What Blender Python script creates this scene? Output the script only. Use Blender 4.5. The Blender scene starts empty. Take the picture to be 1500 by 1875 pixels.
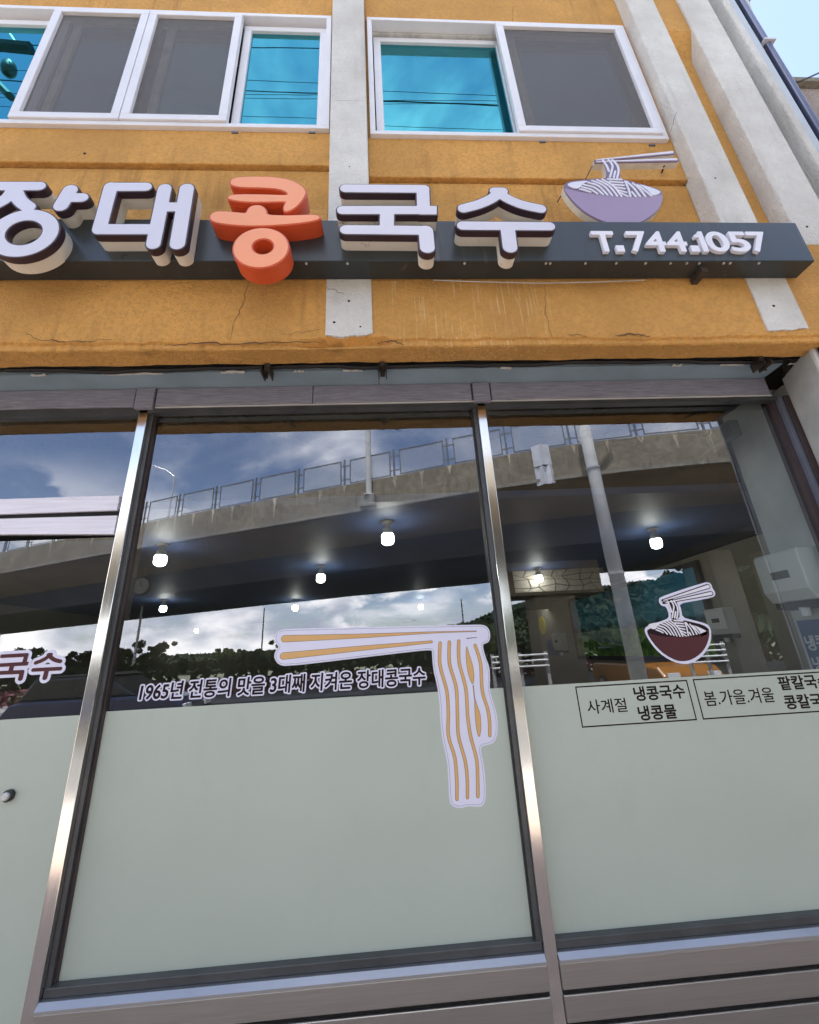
import bpy, math, random
import numpy as np
from mathutils import Vector, Matrix

random.seed(7)
R = math.radians
S = bpy.context.scene
COL = S.collection

# ------------------------------------------------------------------ camera
F_PX, PITCH, YAW, ROLL = 742.0, R(19.1737), R(3.3818), R(-3.1041)
CAM = np.array([0.0, -1.8902, 1.5])
FW = np.array([math.sin(YAW)*math.cos(PITCH), math.cos(YAW)*math.cos(PITCH), math.sin(PITCH)])
_r = np.array([math.cos(YAW), -math.sin(YAW), 0.0]); _u = np.cross(_r, FW)
RT = _r*math.cos(ROLL) + _u*math.sin(ROLL)
UP = -_r*math.sin(ROLL) + _u*math.cos(ROLL)
cam = bpy.data.cameras.new('camera'); cam_o = bpy.data.objects.new('camera', cam); COL.objects.link(cam_o)
cam.sensor_fit = 'HORIZONTAL'; cam.sensor_width = 36.0; cam.lens = F_PX/1500*36
cam.clip_start = 0.02; cam.clip_end = 3000
cam_o.matrix_world = Matrix(((RT[0], UP[0], -FW[0], CAM[0]), (RT[1], UP[1], -FW[1], CAM[1]),
                             (RT[2], UP[2], -FW[2], CAM[2]), (0, 0, 0, 1)))
S.camera = cam_o

# ------------------------------------------------------------------ light
SUN_EL, SUN_AZ = R(74), R(-22)
w = bpy.data.worlds.new('World'); S.world = w; w.use_nodes = True
nt = w.node_tree; nt.nodes.clear()
def N(t, tree=None, **k):
    n = (tree or nt).nodes.new(t)
    for a, v in k.items(): setattr(n, a, v)
    return n
wo = N('ShaderNodeOutputWorld'); bg = N('ShaderNodeBackground'); bg.inputs[1].default_value = 0.14
sky = N('ShaderNodeTexSky', sky_type='NISHITA', sun_disc=False, sun_elevation=SUN_EL, sun_rotation=SUN_AZ,
        air_density=1.0, dust_density=0.35, ozone_density=2.0)
tc = N('ShaderNodeTexCoord'); sep = N('ShaderNodeSeparateXYZ'); nt.links.new(tc.outputs['Generated'], sep.inputs[0])
def M(op, a, b=None, c=None, tree=None):
    t = tree or nt
    n = t.nodes.new('ShaderNodeMath'); n.operation = op
    for i, v in enumerate((a, b, c)):
        if v is None: continue
        if isinstance(v, (int, float)): n.inputs[i].default_value = v
        else: t.links.new(v, n.inputs[i])
    return n.outputs[0]
zc = M('MAXIMUM', sep.outputs[2], 0.0)
den = M('ADD', zc, 0.22)
px_, py_ = M('DIVIDE', sep.outputs[0], den), M('DIVIDE', sep.outputs[1], den)
cmb = N('ShaderNodeCombineXYZ'); nt.links.new(px_, cmb.inputs[0]); nt.links.new(py_, cmb.inputs[1])
def wnoise(scale, detail, rough, off, vec=None, dist=0.0):
    mp = N('ShaderNodeMapping'); mp.inputs['Location'].default_value = off
    nt.links.new(vec or cmb.outputs[0], mp.inputs[0])
    n = N('ShaderNodeTexNoise'); n.inputs['Scale'].default_value = scale; n.inputs['Detail'].default_value = detail
    n.inputs['Roughness'].default_value = rough; n.inputs['Distortion'].default_value = dist
    nt.links.new(mp.outputs[0], n.inputs['Vector']); return n.outputs[0]
def smooth(v, lo, hi):
    m = N('ShaderNodeMapRange'); m.interpolation_type = 'SMOOTHSTEP'
    m.inputs['From Min'].default_value = lo; m.inputs['From Max'].default_value = hi
    nt.links.new(v, m.inputs['Value']); return m.outputs[0]
high = smooth(wnoise(1.15, 7, 0.55, (3.1, 1.7, 0), dist=0.4), 0.44, 0.74)
# heaped clouds standing low over the horizon
cmb2 = N('ShaderNodeCombineXYZ'); nt.links.new(sep.outputs[0], cmb2.inputs[0]); nt.links.new(sep.outputs[1], cmb2.inputs[1])
nt.links.new(M('MULTIPLY', sep.outputs[2], 1.9), cmb2.inputs[2])
lown = wnoise(3.4, 9, 0.56, (5.3, 2.2, 0.4), cmb2.outputs[0])
lowm = M('MULTIPLY', smooth(lown, 0.47, 0.54), M('SUBTRACT', 1.0, smooth(sep.outputs[2], 0.16, 0.42)))
shade = smooth(wnoise(6.0, 6, 0.5, (5.3, 2.2, 0.2), cmb2.outputs[0]), 0.33, 0.66)
mask = M('MAXIMUM', M('MULTIPLY', high, 0.85), lowm)
ccol = N('ShaderNodeMix', data_type='RGBA'); nt.links.new(shade, ccol.inputs[0])
ccol.inputs[6].default_value = (4.2, 4.5, 5.0, 1); ccol.inputs[7].default_value = (13.5, 12.6, 11.5, 1)
mixw = N('ShaderNodeMix', data_type='RGBA'); nt.links.new(mask, mixw.inputs[0])
tint = N('ShaderNodeMix', data_type='RGBA', blend_type='MULTIPLY'); tint.inputs[0].default_value = 1.0
tint.inputs[7].default_value = (1.0, 0.865, 0.80, 1); nt.links.new(sky.outputs[0], tint.inputs[6])
nt.links.new(tint.outputs[2], mixw.inputs[6]); nt.links.new(ccol.outputs[2], mixw.inputs[7])
nt.links.new(mixw.outputs[2], bg.inputs[0]); nt.links.new(bg.outputs[0], wo.inputs[0])

sl = bpy.data.lights.new('sun', 'SUN'); sl.energy = 5.0; sl.angle = R(0.53); sl.color = (1.0, 0.95, 0.87)
so = bpy.data.objects.new('sun', sl); COL.objects.link(so)
SV = Vector((math.sin(SUN_AZ)*math.cos(SUN_EL), math.cos(SUN_AZ)*math.cos(SUN_EL), math.sin(SUN_EL)))
so.rotation_euler = SV.to_track_quat('Z', 'Y').to_euler()

vs = S.view_settings; vs.view_transform = 'Standard'; vs.look = 'None'; vs.exposure = 1.85; vs.gamma = 1.0
vs.use_curve_mapping = False
S.render.engine = 'CYCLES'
S.cycles.use_denoising = True
S.cycles.max_bounces = 10; S.cycles.diffuse_bounces = 5; S.cycles.glossy_bounces = 5; S.cycles.transparent_max_bounces = 24
S.cycles.sample_clamp_indirect = 8.0

# ------------------------------------------------------------------ measuring helpers
def ray(px, py): return FW + RT*(px-750)/F_PX - UP*(py-937.5)/F_PX
def at(px, py, Y):
    d = ray(px, py); return CAM + d*((Y-CAM[1])/d[1])
def atz(px, py, Z):
    d = ray(px, py); return CAM + d*((Z-CAM[2])/d[2])
GLASS_Y = 0.05
def refl(px, py, Y):
    p = at(px, py, 2*GLASS_Y - Y); return (p[0], Y, p[2])

# ------------------------------------------------------------------ object helpers
def link(name, data, parent=None):
    o = bpy.data.objects.new(name, data); COL.objects.link(o)
    if parent is not None: o.parent = parent
    return o
def tag(o, label=None, cat=None, group=None, kind=None):
    if label: o['label'] = label
    if cat: o['category'] = cat
    if group: o['group'] = group
    if kind: o['kind'] = kind
    return o
def thing(name, label, cat, group=None, loc=(0, 0, 0)):
    o = link(name, None); o.location = loc; o.empty_display_size = 0.2
    return tag(o, label, cat, group)
class MB:
    def __init__(s): s.v = []; s.f = []; s.m = []; s.cur = 0
    def add(s, vs_, fs):
        b = len(s.v); s.v += [tuple(map(float, p)) for p in vs_]
        for f in fs: s.f.append([b+i for i in f]); s.m.append(s.cur)
        return s
    def box(s, x0, x1, y0, y1, z0, z1):
        x0, x1 = min(x0, x1), max(x0, x1); y0, y1 = min(y0, y1), max(y0, y1); z0, z1 = min(z0, z1), max(z0, z1)
        v = [(x, y, z) for z in (z0, z1) for y in (y0, y1) for x in (x0, x1)]
        return s.add(v, [(0, 2, 3, 1), (4, 5, 7, 6), (0, 1, 5, 4), (2, 6, 7, 3), (0, 4, 6, 2), (1, 3, 7, 5)])
    def tube(s, pts, r, n=8, r1=None):
        pts = [Vector(p) for p in pts]; L = len(pts); vs_ = []; fs = []
        ref = Vector((0, 0, 1))
        d0 = (pts[-1]-pts[0]).normalized()
        if abs(d0.z) > 0.9: ref = Vector((1, 0, 0))
        for i, p in enumerate(pts):
            d = (pts[min(i+1, L-1)]-pts[max(i-1, 0)]).normalized()
            a = d.cross(ref).normalized(); b = d.cross(a)
            rr = r if r1 is None else r+(r1-r)*i/(L-1)
            for k in range(n):
                t = 2*math.pi*k/n; vs_.append(p+a*math.cos(t)*rr+b*math.sin(t)*rr)
        for i in range(L-1):
            for k in range(n):
                fs.append((i*n+k, i*n+(k+1) % n, (i+1)*n+(k+1) % n, (i+1)*n+k))
        fs.append(tuple(range(n))[::-1]); fs.append(tuple((L-1)*n+k for k in range(n)))
        return s.add(vs_, fs)
    def lathe(s, prof, c=(0, 0, 0), n=20, axis='z'):
        vs_ = []; fs = []
        for r, h in prof:
            for k in range(n):
                t = 2*math.pi*k/n; a, b = r*math.cos(t), r*math.sin(t)
                p = {'z': (a, b, h), 'y': (a, -h, b), 'x': (h, a, b)}[axis]
                vs_.append((p[0]+c[0], p[1]+c[1], p[2]+c[2]))
        for i in range(len(prof)-1):
            for k in range(n): fs.append((i*n+k, i*n+(k+1) % n, (i+1)*n+(k+1) % n, (i+1)*n+k))
        fs.append(tuple(range(n))[::-1]); fs.append(tuple((len(prof)-1)*n+k for k in range(n)))
        return s.add(vs_, fs)
    def prism(s, poly, axis, a0, a1):
        n = len(poly)
        def P(p, a): return {'y': (p[0], a, p[1]), 'x': (a, p[0], p[1]), 'z': (p[0], p[1], a)}[axis]
        vs_ = [P(p, a0) for p in poly]+[P(p, a1) for p in poly]
        fs = [tuple(range(n)), tuple(range(2*n-1, n-1, -1))]+[(i, n+i, n+(i+1) % n, (i+1) % n) for i in range(n)]
        return s.add(vs_, fs)
    def build(s, name, mats, parent=None, smooth=False, bevel=0.0, seg=2):
        me = bpy.data.meshes.new(name); me.from_pydata(s.v, [], s.f)
        if not isinstance(mats, (list, tuple)): mats = [mats]
        for m in mats: me.materials.append(m)
        me.polygons.foreach_set('material_index', s.m)
        if smooth: me.polygons.foreach_set('use_smooth', [True]*len(me.polygons))
        import bmesh
        bm = bmesh.new(); bm.from_mesh(me); bmesh.ops.recalc_face_normals(bm, faces=bm.faces); bm.to_mesh(me); bm.free()
        me.update()
        o = link(name, me, parent)
        if bevel:
            b = o.modifiers.new('bevel', 'BEVEL'); b.width = bevel; b.segments = seg; b.limit_method = 'ANGLE'; b.angle_limit = R(40)
        return o
def boxo(name, mat, parent, *b, bevel=0.0):
    return MB().box(*b).build(name, mat, parent, bevel=bevel)

# ------------------------------------------------------------------ materials
class Mat:
    def __init__(s, name):
        s.m = bpy.data.materials.new(name); s.m.use_nodes = True; s.t = s.m.node_tree
        s.b = s.t.nodes['Principled BSDF']; s.co = s.t.nodes.new('ShaderNodeTexCoord').outputs['Object']
    def n(s, t, **k): return N(t, s.t, **k)
    def l(s, a, b): s.t.links.new(a, b)
    def math(s, op, a, b=None, c=None): return M(op, a, b, c, s.t)
    def noise(s, scale, detail=4, rough=0.55, stretch=(1, 1, 1), dist=0.0, off=(0, 0, 0)):
        mp = s.n('ShaderNodeMapping'); mp.inputs['Scale'].default_value = stretch; mp.inputs['Location'].default_value = off
        s.l(s.co, mp.inputs[0])
        n = s.n('ShaderNodeTexNoise'); n.inputs['Scale'].default_value = scale; n.inputs['Detail'].default_value = detail
        n.inputs['Roughness'].default_value = rough; n.inputs['Distortion'].default_value = dist
        s.l(mp.outputs[0], n.inputs['Vector']); return n.outputs[0]
    def ramp(s, v, lo, hi):
        m = s.n('ShaderNodeMapRange'); m.interpolation_type = 'SMOOTHSTEP'
        m.inputs['From Min'].default_value = lo; m.inputs['From Max'].default_value = hi; s.l(v, m.inputs['Value']); return m.outputs[0]
    def mix(s, fac, a, b):
        n = s.n('ShaderNodeMix', data_type='RGBA')
        for i, v in ((0, fac), (6, a), (7, b)):
            if isinstance(v, (int, float)): n.inputs[i].default_value = v
            elif isinstance(v, tuple): n.inputs[i].default_value = v+(1,) if len(v) == 3 else v
            else: s.l(v, n.inputs[i])
        return n.outputs[2]
    def color(s, c):
        if isinstance(c, tuple): s.b.inputs['Base Color'].default_value = c+(1,)
        else: s.l(c, s.b.inputs['Base Color'])
    def bump(s, h, strength, dist=0.01):
        b = s.n('ShaderNodeBump'); b.inputs['Strength'].default_value = strength; b.inputs['Distance'].default_value = dist
        s.l(h, b.inputs['Height']); s.l(b.outputs[0], s.b.inputs['Normal']); return b
    def set(s, rough=0.5, metal=0.0, spec=0.5):
        s.b.inputs['Roughness'].default_value = rough; s.b.inputs['Metallic'].default_value = metal
        s.b.inputs['Specular IOR Level'].default_value = spec; return s
def plain(name, c, rough=0.5, metal=0.0, var=0.12, vs_=3.0, bump=0.0, bs=80.0, spec=0.5, stretch=(1, 1, 1)):
    m = Mat(name); m.set(rough, metal, spec)
    n = m.noise(vs_, 5, 0.6, stretch)
    m.color(m.mix(m.ramp(n, 0.25, 0.75), tuple(x*(1-var) for x in c), tuple(min(1, x*(1+var)) for x in c)))
    if bump: m.bump(m.noise(bs, 5, 0.6, stretch), bump, 0.004)
    return m.m

def stucco(name, c, dirt, dirt_amt=0.5, streak=(0.75, 0.48, 0.2), streak_amt=0.0, coarse=1.0, mott=0.42):
    m = Mat(name); m.set(0.88, 0, 0.25)
    big = m.noise(1.3, 6, 0.6); mid = m.noise(9, 5, 0.65)
    v = m.mix(m.ramp(big, 0.3, 0.72), tuple(x*0.76 for x in c), tuple(min(.9, x*1.10) for x in c))
    v = m.mix(m.math('MULTIPLY', m.ramp(mid, 0.42, 0.75), 0.30), v, tuple(x*0.72 for x in c))
    drip = m.math('MULTIPLY', m.ramp(m.noise(7, 6, 0.6, (1.6, 1.6, 0.10)), 0.51, 0.72), m.ramp(m.noise(1.1, 3, 0.5, off=(4, 1, 2)), 0.4, 0.62))
    v = m.mix(m.math('MULTIPLY', drip, dirt_amt), v, dirt)
    fine = m.noise(48*coarse, 4, 0.7)
    v = m.mix(m.math('MULTIPLY', m.ramp(fine, 0.44, 0.62), mott), v, tuple(x*0.66 for x in c))
    speck = m.ramp(m.noise(38, 3, 0.7), 0.66, 0.74)
    v = m.mix(m.math('MULTIPLY', speck, 0.45*dirt_amt), v, tuple(x*0.5 for x in dirt))
    if streak_amt:
        sx = m.n('ShaderNodeSeparateXYZ'); m.l(m.co, sx.inputs[0])
        win = m.math('MULTIPLY', m.ramp(sx.outputs[0], 0.0, 0.12), m.math('SUBTRACT', 1.0, m.ramp(sx.outputs[0], 0.62, 0.98)))
        win = m.math('MULTIPLY', win, m.math('SUBTRACT', 1.0, m.ramp(sx.outputs[2], 3.27, 3.30)))
        st = m.ramp(m.noise(95, 2, 0.5, (1, 1, 0.035)), 0.57, 0.66)
        v = m.mix(m.math('MULTIPLY', m.math('MULTIPLY', st, win), streak_amt), v, streak)
    m.color(v)
    h = m.math('ADD', m.math('MULTIPLY', m.noise(55*coarse, 5, 0.62), 1.0), m.math('MULTIPLY', m.noise(170*coarse, 3, 0.6), 0.45))
    h = m.math('ADD', h, m.math('MULTIPLY', m.noise(6, 3, 0.5), 0.8))
    m.bump(h, 0.9, 0.022)
    return m.m
ORANGE = stucco('orange_plaster', (0.77, 0.41, 0.12), (0.20, 0.09, 0.03), 0.55, (0.86, 0.66, 0.40), 0.45)
WHITE = stucco('white_plaster', (0.86, 0.835, 0.79), (0.30, 0.27, 0.22), 0.4, mott=0.14)
GREYP = stucco('grey_cement_render', (0.42, 0.43, 0.42), (0.2, 0.2, 0.19), 0.4, coarse=0.8)
CEMENT = plain('smooth_cement', (0.50, 0.52, 0.51), 0.8, var=0.16, vs_=4, bump=0.15, bs=60)
PVC = plain('white_pvc', (0.70, 0.70, 0.74), 0.35, var=0.05, vs_=5)
PVCD = plain('weathered_pvc', (0.52, 0.51, 0.49), 0.5, var=0.25, vs_=14)
BLACKGAP = plain('black_gap', (0.012, 0.011, 0.010), 0.9, var=0.4, vs_=18)
RUST = plain('rusty_steel', (0.055, 0.042, 0.034), 0.75, 0.3, var=0.5, vs_=25, bump=0.3)
SOFFIT = plain('blue_grey_board', (0.22, 0.30, 0.36), 0.55, var=0.12, vs_=3, bump=0.06, bs=300)
CHIP = plain('peeled_white_paint', (0.55, 0.53, 0.49), 0.8, var=0.2, vs_=30)

def woodgrain():
    m = Mat('purple_grey_wood_film'); m.set(0.45)
    n = m.noise(9, 7, 0.7, (0.8, 1, 26), 0.6); f = m.noise(30, 4, 0.6, (0.5, 1, 24))
    v = m.mix(m.ramp(n, 0.3, 0.7), (0.15, 0.15, 0.195), (0.33, 0.33, 0.40))
    m.color(m.mix(m.math('MULTIPLY', m.ramp(f, 0.5, 0.7), 0.5), v, (0.10, 0.09, 0.13))); m.bump(n, 0.1, 0.002); return m.m
WOODF = woodgrain()
def steel(name, c, rough, stretch, tint=0.15):
    m = Mat(name); m.set(rough, 1.0)
    n = m.noise(6, 6, 0.7, stretch)
    m.color(m.mix(m.ramp(n, 0.25, 0.75), tuple(x*(1-tint) for x in c), tuple(min(1, x*(1+tint)) for x in c)))
    r = m.n('ShaderNodeMapRange'); r.inputs['To Min'].default_value = rough*0.7; r.inputs['To Max'].default_value = rough*1.4
    m.l(n, r.inputs['Value']); m.l(r.outputs[0], m.b.inputs['Roughness'])
    m.bump(n, 0.04, 0.002); return m.m
STEEL = steel('brushed_stainless', (0.80, 0.79, 0.78), 0.13, (60, 60, 0.8), 0.08)
STEELH = steel('brushed_stainless_panel', (0.50, 0.495, 0.49), 0.34, (0.8, 60, 60), 0.08)
RAILST = plain('satin_rail', (0.32, 0.335, 0.36), 0.3, 0.75, var=0.06)
STEELW = plain('bright_door_rail', (0.72, 0.71, 0.80), 0.4, 0.0, var=0.10, vs_=5, stretch=(0.8, 20, 20))
DARKALU = plain('dark_aluminium', (0.085, 0.09, 0.095), 0.38, 0.5, var=0.2, vs_=6)
BROWNALU = plain('brown_aluminium', (0.07, 0.05, 0.05), 0.4, 0.4, var=0.2, vs_=6)
BLUEALU = plain('blue_grey_aluminium', (0.22, 0.25, 0.32), 0.3, 0.6, var=0.1)
SILICONE = plain('black_gasket', (0.02, 0.02, 0.02), 0.6)

def glassmat(name, f0, f90, rcol, tcol, wob=0.0):
    m = Mat(name); t = m.t; t.nodes.remove(m.b)
    out = [n for n in t.nodes if n.type == 'OUTPUT_MATERIAL'][0]
    geo = m.n('ShaderNodeNewGeometry')
    dot = m.n('ShaderNodeVectorMath', operation='DOT_PRODUCT'); m.l(geo.outputs['Normal'], dot.inputs[0]); m.l(geo.outputs['Incoming'], dot.inputs[1])
    c = m.math('ABSOLUTE', dot.outputs['Value']); k = m.math('POWER', m.math('SUBTRACT', 1.0, c), 5.0)
    fr = m.math('ADD', f0, m.math('MULTIPLY', k, f90-f0))
    g = m.n('ShaderNodeBsdfGlossy'); g.inputs['Roughness'].default_value = 0.0; g.inputs['Color'].default_value = rcol+(1,)
    tr = m.n('ShaderNodeBsdfTransparent'); tr.inputs['Color'].default_value = tcol+(1,)
    if wob:
        b = m.n('ShaderNodeBump'); b.inputs['Strength'].default_value = wob; b.inputs['Distance'].default_value = 0.02
        m.l(m.noise(1.6, 2, 0.5), b.inputs['Height']); m.l(b.outputs[0], g.inputs['Normal'])
    mx = m.n('ShaderNodeMixShader'); m.l(fr, mx.inputs[0]); m.l(tr.outputs[0], mx.inputs[1]); m.l(g.outputs[0], mx.inputs[2]); m.l(mx.outputs[0], out.inputs[0])
    return m.m
def clearmat():
    m = Mat('glass_inner_face'); m.t.nodes.remove(m.b); out = [n for n in m.t.nodes if n.type == 'OUTPUT_MATERIAL'][0]
    tr = m.n('ShaderNodeBsdfTransparent'); tr.inputs['Color'].default_value = (0.93, 0.96, 0.95, 1); m.l(tr.outputs[0], out.inputs[0]); return m.m
GLASS = glassmat('shop_glass', 0.19, 1.0, (0.84, 0.89, 1.0), (0.80, 0.83, 0.83), 0.02)
GLASSIN = clearmat()
BLUEGLASS = glassmat('blue_mirror_glass', 0.50, 1.0, (0.13, 0.58, 0.68), (0.05, 0.22, 0.28), 0.02)
def frosted():
    m = Mat('pale_green_film'); m.set(0.42, 0, 0.4)
    n = m.noise(0.9, 3, 0.5)
    v = m.mix(m.ramp(n, 0.3, 0.7), (0.40, 0.452, 0.395), (0.435, 0.49, 0.43))
    v = m.mix(m.math('MULTIPLY', m.ramp(m.noise(5, 6, 0.7, (1, 1, 0.5), 0.8), 0.5, 0.75), 0.22), v, (0.35, 0.40, 0.35))
    v = m.mix(m.math('MULTIPLY', m.ramp(m.noise(120, 2, 0.5), 0.72, 0.76), 0.35), v, (0.22, 0.25, 0.22)); m.color(v)
    r = m.n('ShaderNodeMapRange'); r.inputs['To Min'].default_value = 0.30; r.inputs['To Max'].default_value = 0.55
    m.l(m.noise(3, 6, 0.65, (1, 1, 0.6), 1.0), r.inputs['Value']); m.l(r.outputs[0], m.b.inputs['Roughness']); return m.m
FROST = frosted()
def screen():
    m = Mat('grey_insect_mesh'); t = m.t; m.set(0.7)
    m.color((0.165, 0.155, 0.155))
    out = [n for n in t.nodes if n.type == 'OUTPUT_MATERIAL'][0]
    tr = m.n('ShaderNodeBsdfTransparent'); mx = m.n('ShaderNodeMixShader'); mx.inputs[0].default_value = 0.52
    m.l(tr.outputs[0], mx.inputs[1]); m.l(m.b.outputs[0], mx.inputs[2]); m.l(mx.outputs[0], out.inputs[0]); return m.m
SCREEN = screen()

LFACE = plain('letter_face_acrylic', (0.62, 0.62, 0.72), 0.28, var=0.03)
LTRIM = plain('letter_trim_maroon', (0.035, 0.018, 0.026), 0.4, var=0.15)
def returnmat():
    m = Mat('letter_return_cream'); m.set(0.5)
    d = m.math('MULTIPLY', m.ramp(m.noise(22, 6, 0.75), 0.56, 0.72), m.ramp(m.noise(3, 2, 0.5), 0.4, 0.6))
    m.color(m.mix(d, m.mix(m.noise(5, 4), (0.60, 0.57, 0.50), (0.70, 0.67, 0.60)), (0.16, 0.14, 0.12))); return m.m
LSIDE = returnmat()
OFACE = plain('orange_acrylic', (0.84, 0.31, 0.14), 0.3, var=0.04)
OTRIM = plain('red_orange_trim', (0.56, 0.08, 0.025), 0.38, var=0.08)
def signmat():
    m = Mat('sign_dark_grey'); m.set(0.30, 0, 0.42)
    run = m.math('MULTIPLY', m.ramp(m.noise(26, 4, 0.6, (1, 1, 0.06)), 0.58, 0.74), m.ramp(m.noise(2.2, 3, 0.5), 0.42, 0.62))
    v = m.mix(m.ramp(m.noise(2.5, 5, 0.6, (3, 1, 0.4)), 0.25, 0.75), (0.026, 0.032, 0.034), (0.036, 0.044, 0.048))
    v = m.mix(m.math('MULTIPLY', run, 0.55), v, (0.16, 0.155, 0.14)); m.color(v)
    r = m.n('ShaderNodeMapRange'); r.inputs['To Min'].default_value = 0.22; r.inputs['To Max'].default_value = 0.42
    m.l(m.noise(5, 5, 0.65), r.inputs['Value']); m.l(r.outputs[0], m.b.inputs['Roughness']); return m.m
SIGNG = signmat()
PURPLE = plain('bowl_purple', (0.30, 0.225, 0.355), 0.35, var=0.04)
PURPLED = plain('bowl_dark_purple', (0.17, 0.115, 0.20), 0.35, var=0.04)
CREAM = plain('cream_edge', (0.60, 0.57, 0.50), 0.5, var=0.15, vs_=12)
DWHITE = plain('decal_white', (0.66, 0.67, 0.82), 0.35, var=0.02)
DTAN = plain('decal_tan', (0.62, 0.37, 0.14), 0.4, var=0.03)
DBROWN = plain('decal_outline', (0.022, 0.012, 0.016), 0.6, var=0.05, spec=0.1)
DMAROON = plain('decal_maroon', (0.085, 0.032, 0.036), 0.6, var=0.05, spec=0.12)
INK = plain('printed_ink', (0.014, 0.009, 0.009), 0.6, var=0.05, spec=0.1)
PHONEM = plain('phone_letter_white', (0.74, 0.74, 0.82), 0.3, var=0.03)

CONC = stucco('weathered_concrete', (0.34, 0.315, 0.265), (0.10, 0.09, 0.075), 1.0)
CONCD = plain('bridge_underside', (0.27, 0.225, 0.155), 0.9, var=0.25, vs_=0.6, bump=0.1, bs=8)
CONCP = stucco('parapet_concrete', (0.30, 0.262, 0.195), (0.085, 0.075, 0.055), 1.0, coarse=0.10, mott=0.75)
STAIN = plain('cream_lime_stain', (0.52, 0.46, 0.35), 0.9, var=0.2, vs_=4)
GALV = plain('galvanised_steel', (0.55, 0.56, 0.57), 0.45, 0.4, var=0.1)
POLEC = plain('pale_concrete_pole', (0.62, 0.62, 0.59), 0.85, var=0.12, vs_=2.5)
ASPH = plain('asphalt', (0.085, 0.085, 0.083), 0.9, var=0.25, vs_=2.0, bump=0.25, bs=60)
PAVE = plain('red_paver', (0.31, 0.24, 0.195), 0.85, var=0.2, vs_=6, bump=0.2, bs=60)
KERBM = plain('kerb_stone', (0.36, 0.35, 0.33), 0.85, var=0.15)
EARTH = plain('far_ground', (0.17, 0.18, 0.11), 0.95, var=0.3, vs_=0.05)
PAINTW = plain('road_paint_white', (0.72, 0.72, 0.70), 0.7, var=0.1, vs_=8)
PAINTY = plain('road_paint_yellow', (0.62, 0.42, 0.08), 0.7, var=0.12, vs_=8)
RAILW = plain('white_rail_paint', (0.78, 0.78, 0.76), 0.4, var=0.05)
RAILG = plain('dull_grey_rail', (0.16, 0.165, 0.17), 0.5, 0.0, var=0.1)
WIRE = plain('black_cable', (0.012, 0.012, 0.014), 0.6)
def leafmat(name, a, b):
    m = Mat(name); m.set(0.75, 0, 0.2)
    n = m.noise(0.7, 4, 0.6); m.color(m.mix(m.ramp(n, 0.3, 0.7), a, b)); return m.m
LEAF = leafmat('leaf_green', (0.028, 0.055, 0.016), (0.085, 0.125, 0.035))
LEAFD = leafmat('leaf_dark', (0.010, 0.021, 0.009), (0.027, 0.043, 0.017))
PINK = leafmat('azalea_pink', (0.30, 0.05, 0.13), (0.10, 0.10, 0.05))
BARK = plain('bark', (0.10, 0.075, 0.055), 0.9, var=0.3, vs_=10)
IWALL = plain('interior_wall', (0.24, 0.22, 0.17), 0.8, var=0.08, vs_=2)
ICEIL = plain('interior_ceiling', (0.05, 0.085, 0.19), 0.6, var=0.06)
IFLOOR = plain('interior_floor', (0.16, 0.12, 0.09), 0.4, var=0.2)
DARKTRIM = plain('dark_moulding', (0.02, 0.018, 0.017), 0.5)
def emit(name, c, s):
    m = Mat(name); m.color(c); m.b.inputs['Emission Color'].default_value = c+(1,); m.b.inputs['Emission Strength'].default_value = s; return m.m
BULB = emit('lit_bulb', (1.0, 0.98, 0.93), 15.0)
DISP = plain('dispenser_white', (0.62, 0.64, 0.63), 0.35, var=0.05)
BLACKP = plain('black_plastic', (0.02, 0.02, 0.02), 0.4)

# ------------------------------------------------------------------ outlines: distance field -> contour -> solid
def chaikin(p, n=2):
    for _ in range(n):
        q = []
        for i in range(len(p)):
            a, b = p[i], p[(i+1) % len(p)]
            q += [(a[0]*.75+b[0]*.25, a[1]*.75+b[1]*.25), (a[0]*.25+b[0]*.75, a[1]*.25+b[1]*.75)]
        p = q
    return p
def spline(p, n=6):
    if len(p) < 3: return p
    out = []
    for i in range(len(p)-1):
        a = p[max(i-1, 0)]; b = p[i]; c = p[i+1]; d = p[min(i+2, len(p)-1)]
        for k in range(n):
            t = k/n
            out.append(tuple(0.5*((2*b[j])+(-a[j]+c[j])*t+(2*a[j]-5*b[j]+4*c[j]-d[j])*t*t+(-a[j]+3*b[j]-3*c[j]+d[j])*t**3) for j in range(len(b))))
    return out+[p[-1]]
def field(shapes, X, Z):
    F = np.full(X.shape, 1e3)
    for sh in shapes:
        kind, pts = sh[0], sh[1]
        if kind in ('cap', 'capcut'):
            D = np.full(X.shape, 1e3)
            if len(pts) == 1: pts = [pts[0], pts[0]]
            for a, b in zip(pts[:-1], pts[1:]):
                ax, az, ar = a; bx, bz, br = b
                dx, dz = bx-ax, bz-az; L = dx*dx+dz*dz+1e-12
                t = np.clip(((X-ax)*dx+(Z-az)*dz)/L, 0, 1)
                D = np.minimum(D, np.hypot(X-ax-t*dx, Z-az-t*dz)-(ar+(br-ar)*t))
        else:
            D = np.full(X.shape, 1e6); sgn = np.zeros(X.shape, bool); n = len(pts)
            for i in range(n):
                ax, az = pts[i]; bx, bz = pts[(i+1) % n]
                dx, dz = bx-ax, bz-az; L = dx*dx+dz*dz+1e-12
                t = np.clip(((X-ax)*dx+(Z-az)*dz)/L, 0, 1)
                D = np.minimum(D, (X-ax-t*dx)**2+(Z-az-t*dz)**2)
                c = ((az > Z) != (bz > Z))
                if dz != 0: sgn ^= c & (X < ax+(Z-az)/dz*dx)
            D = np.sqrt(D); D = np.where(sgn, -D, D)
        F = np.maximum(F, -D) if kind.endswith('cut') else np.minimum(F, D)
    return F
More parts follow.
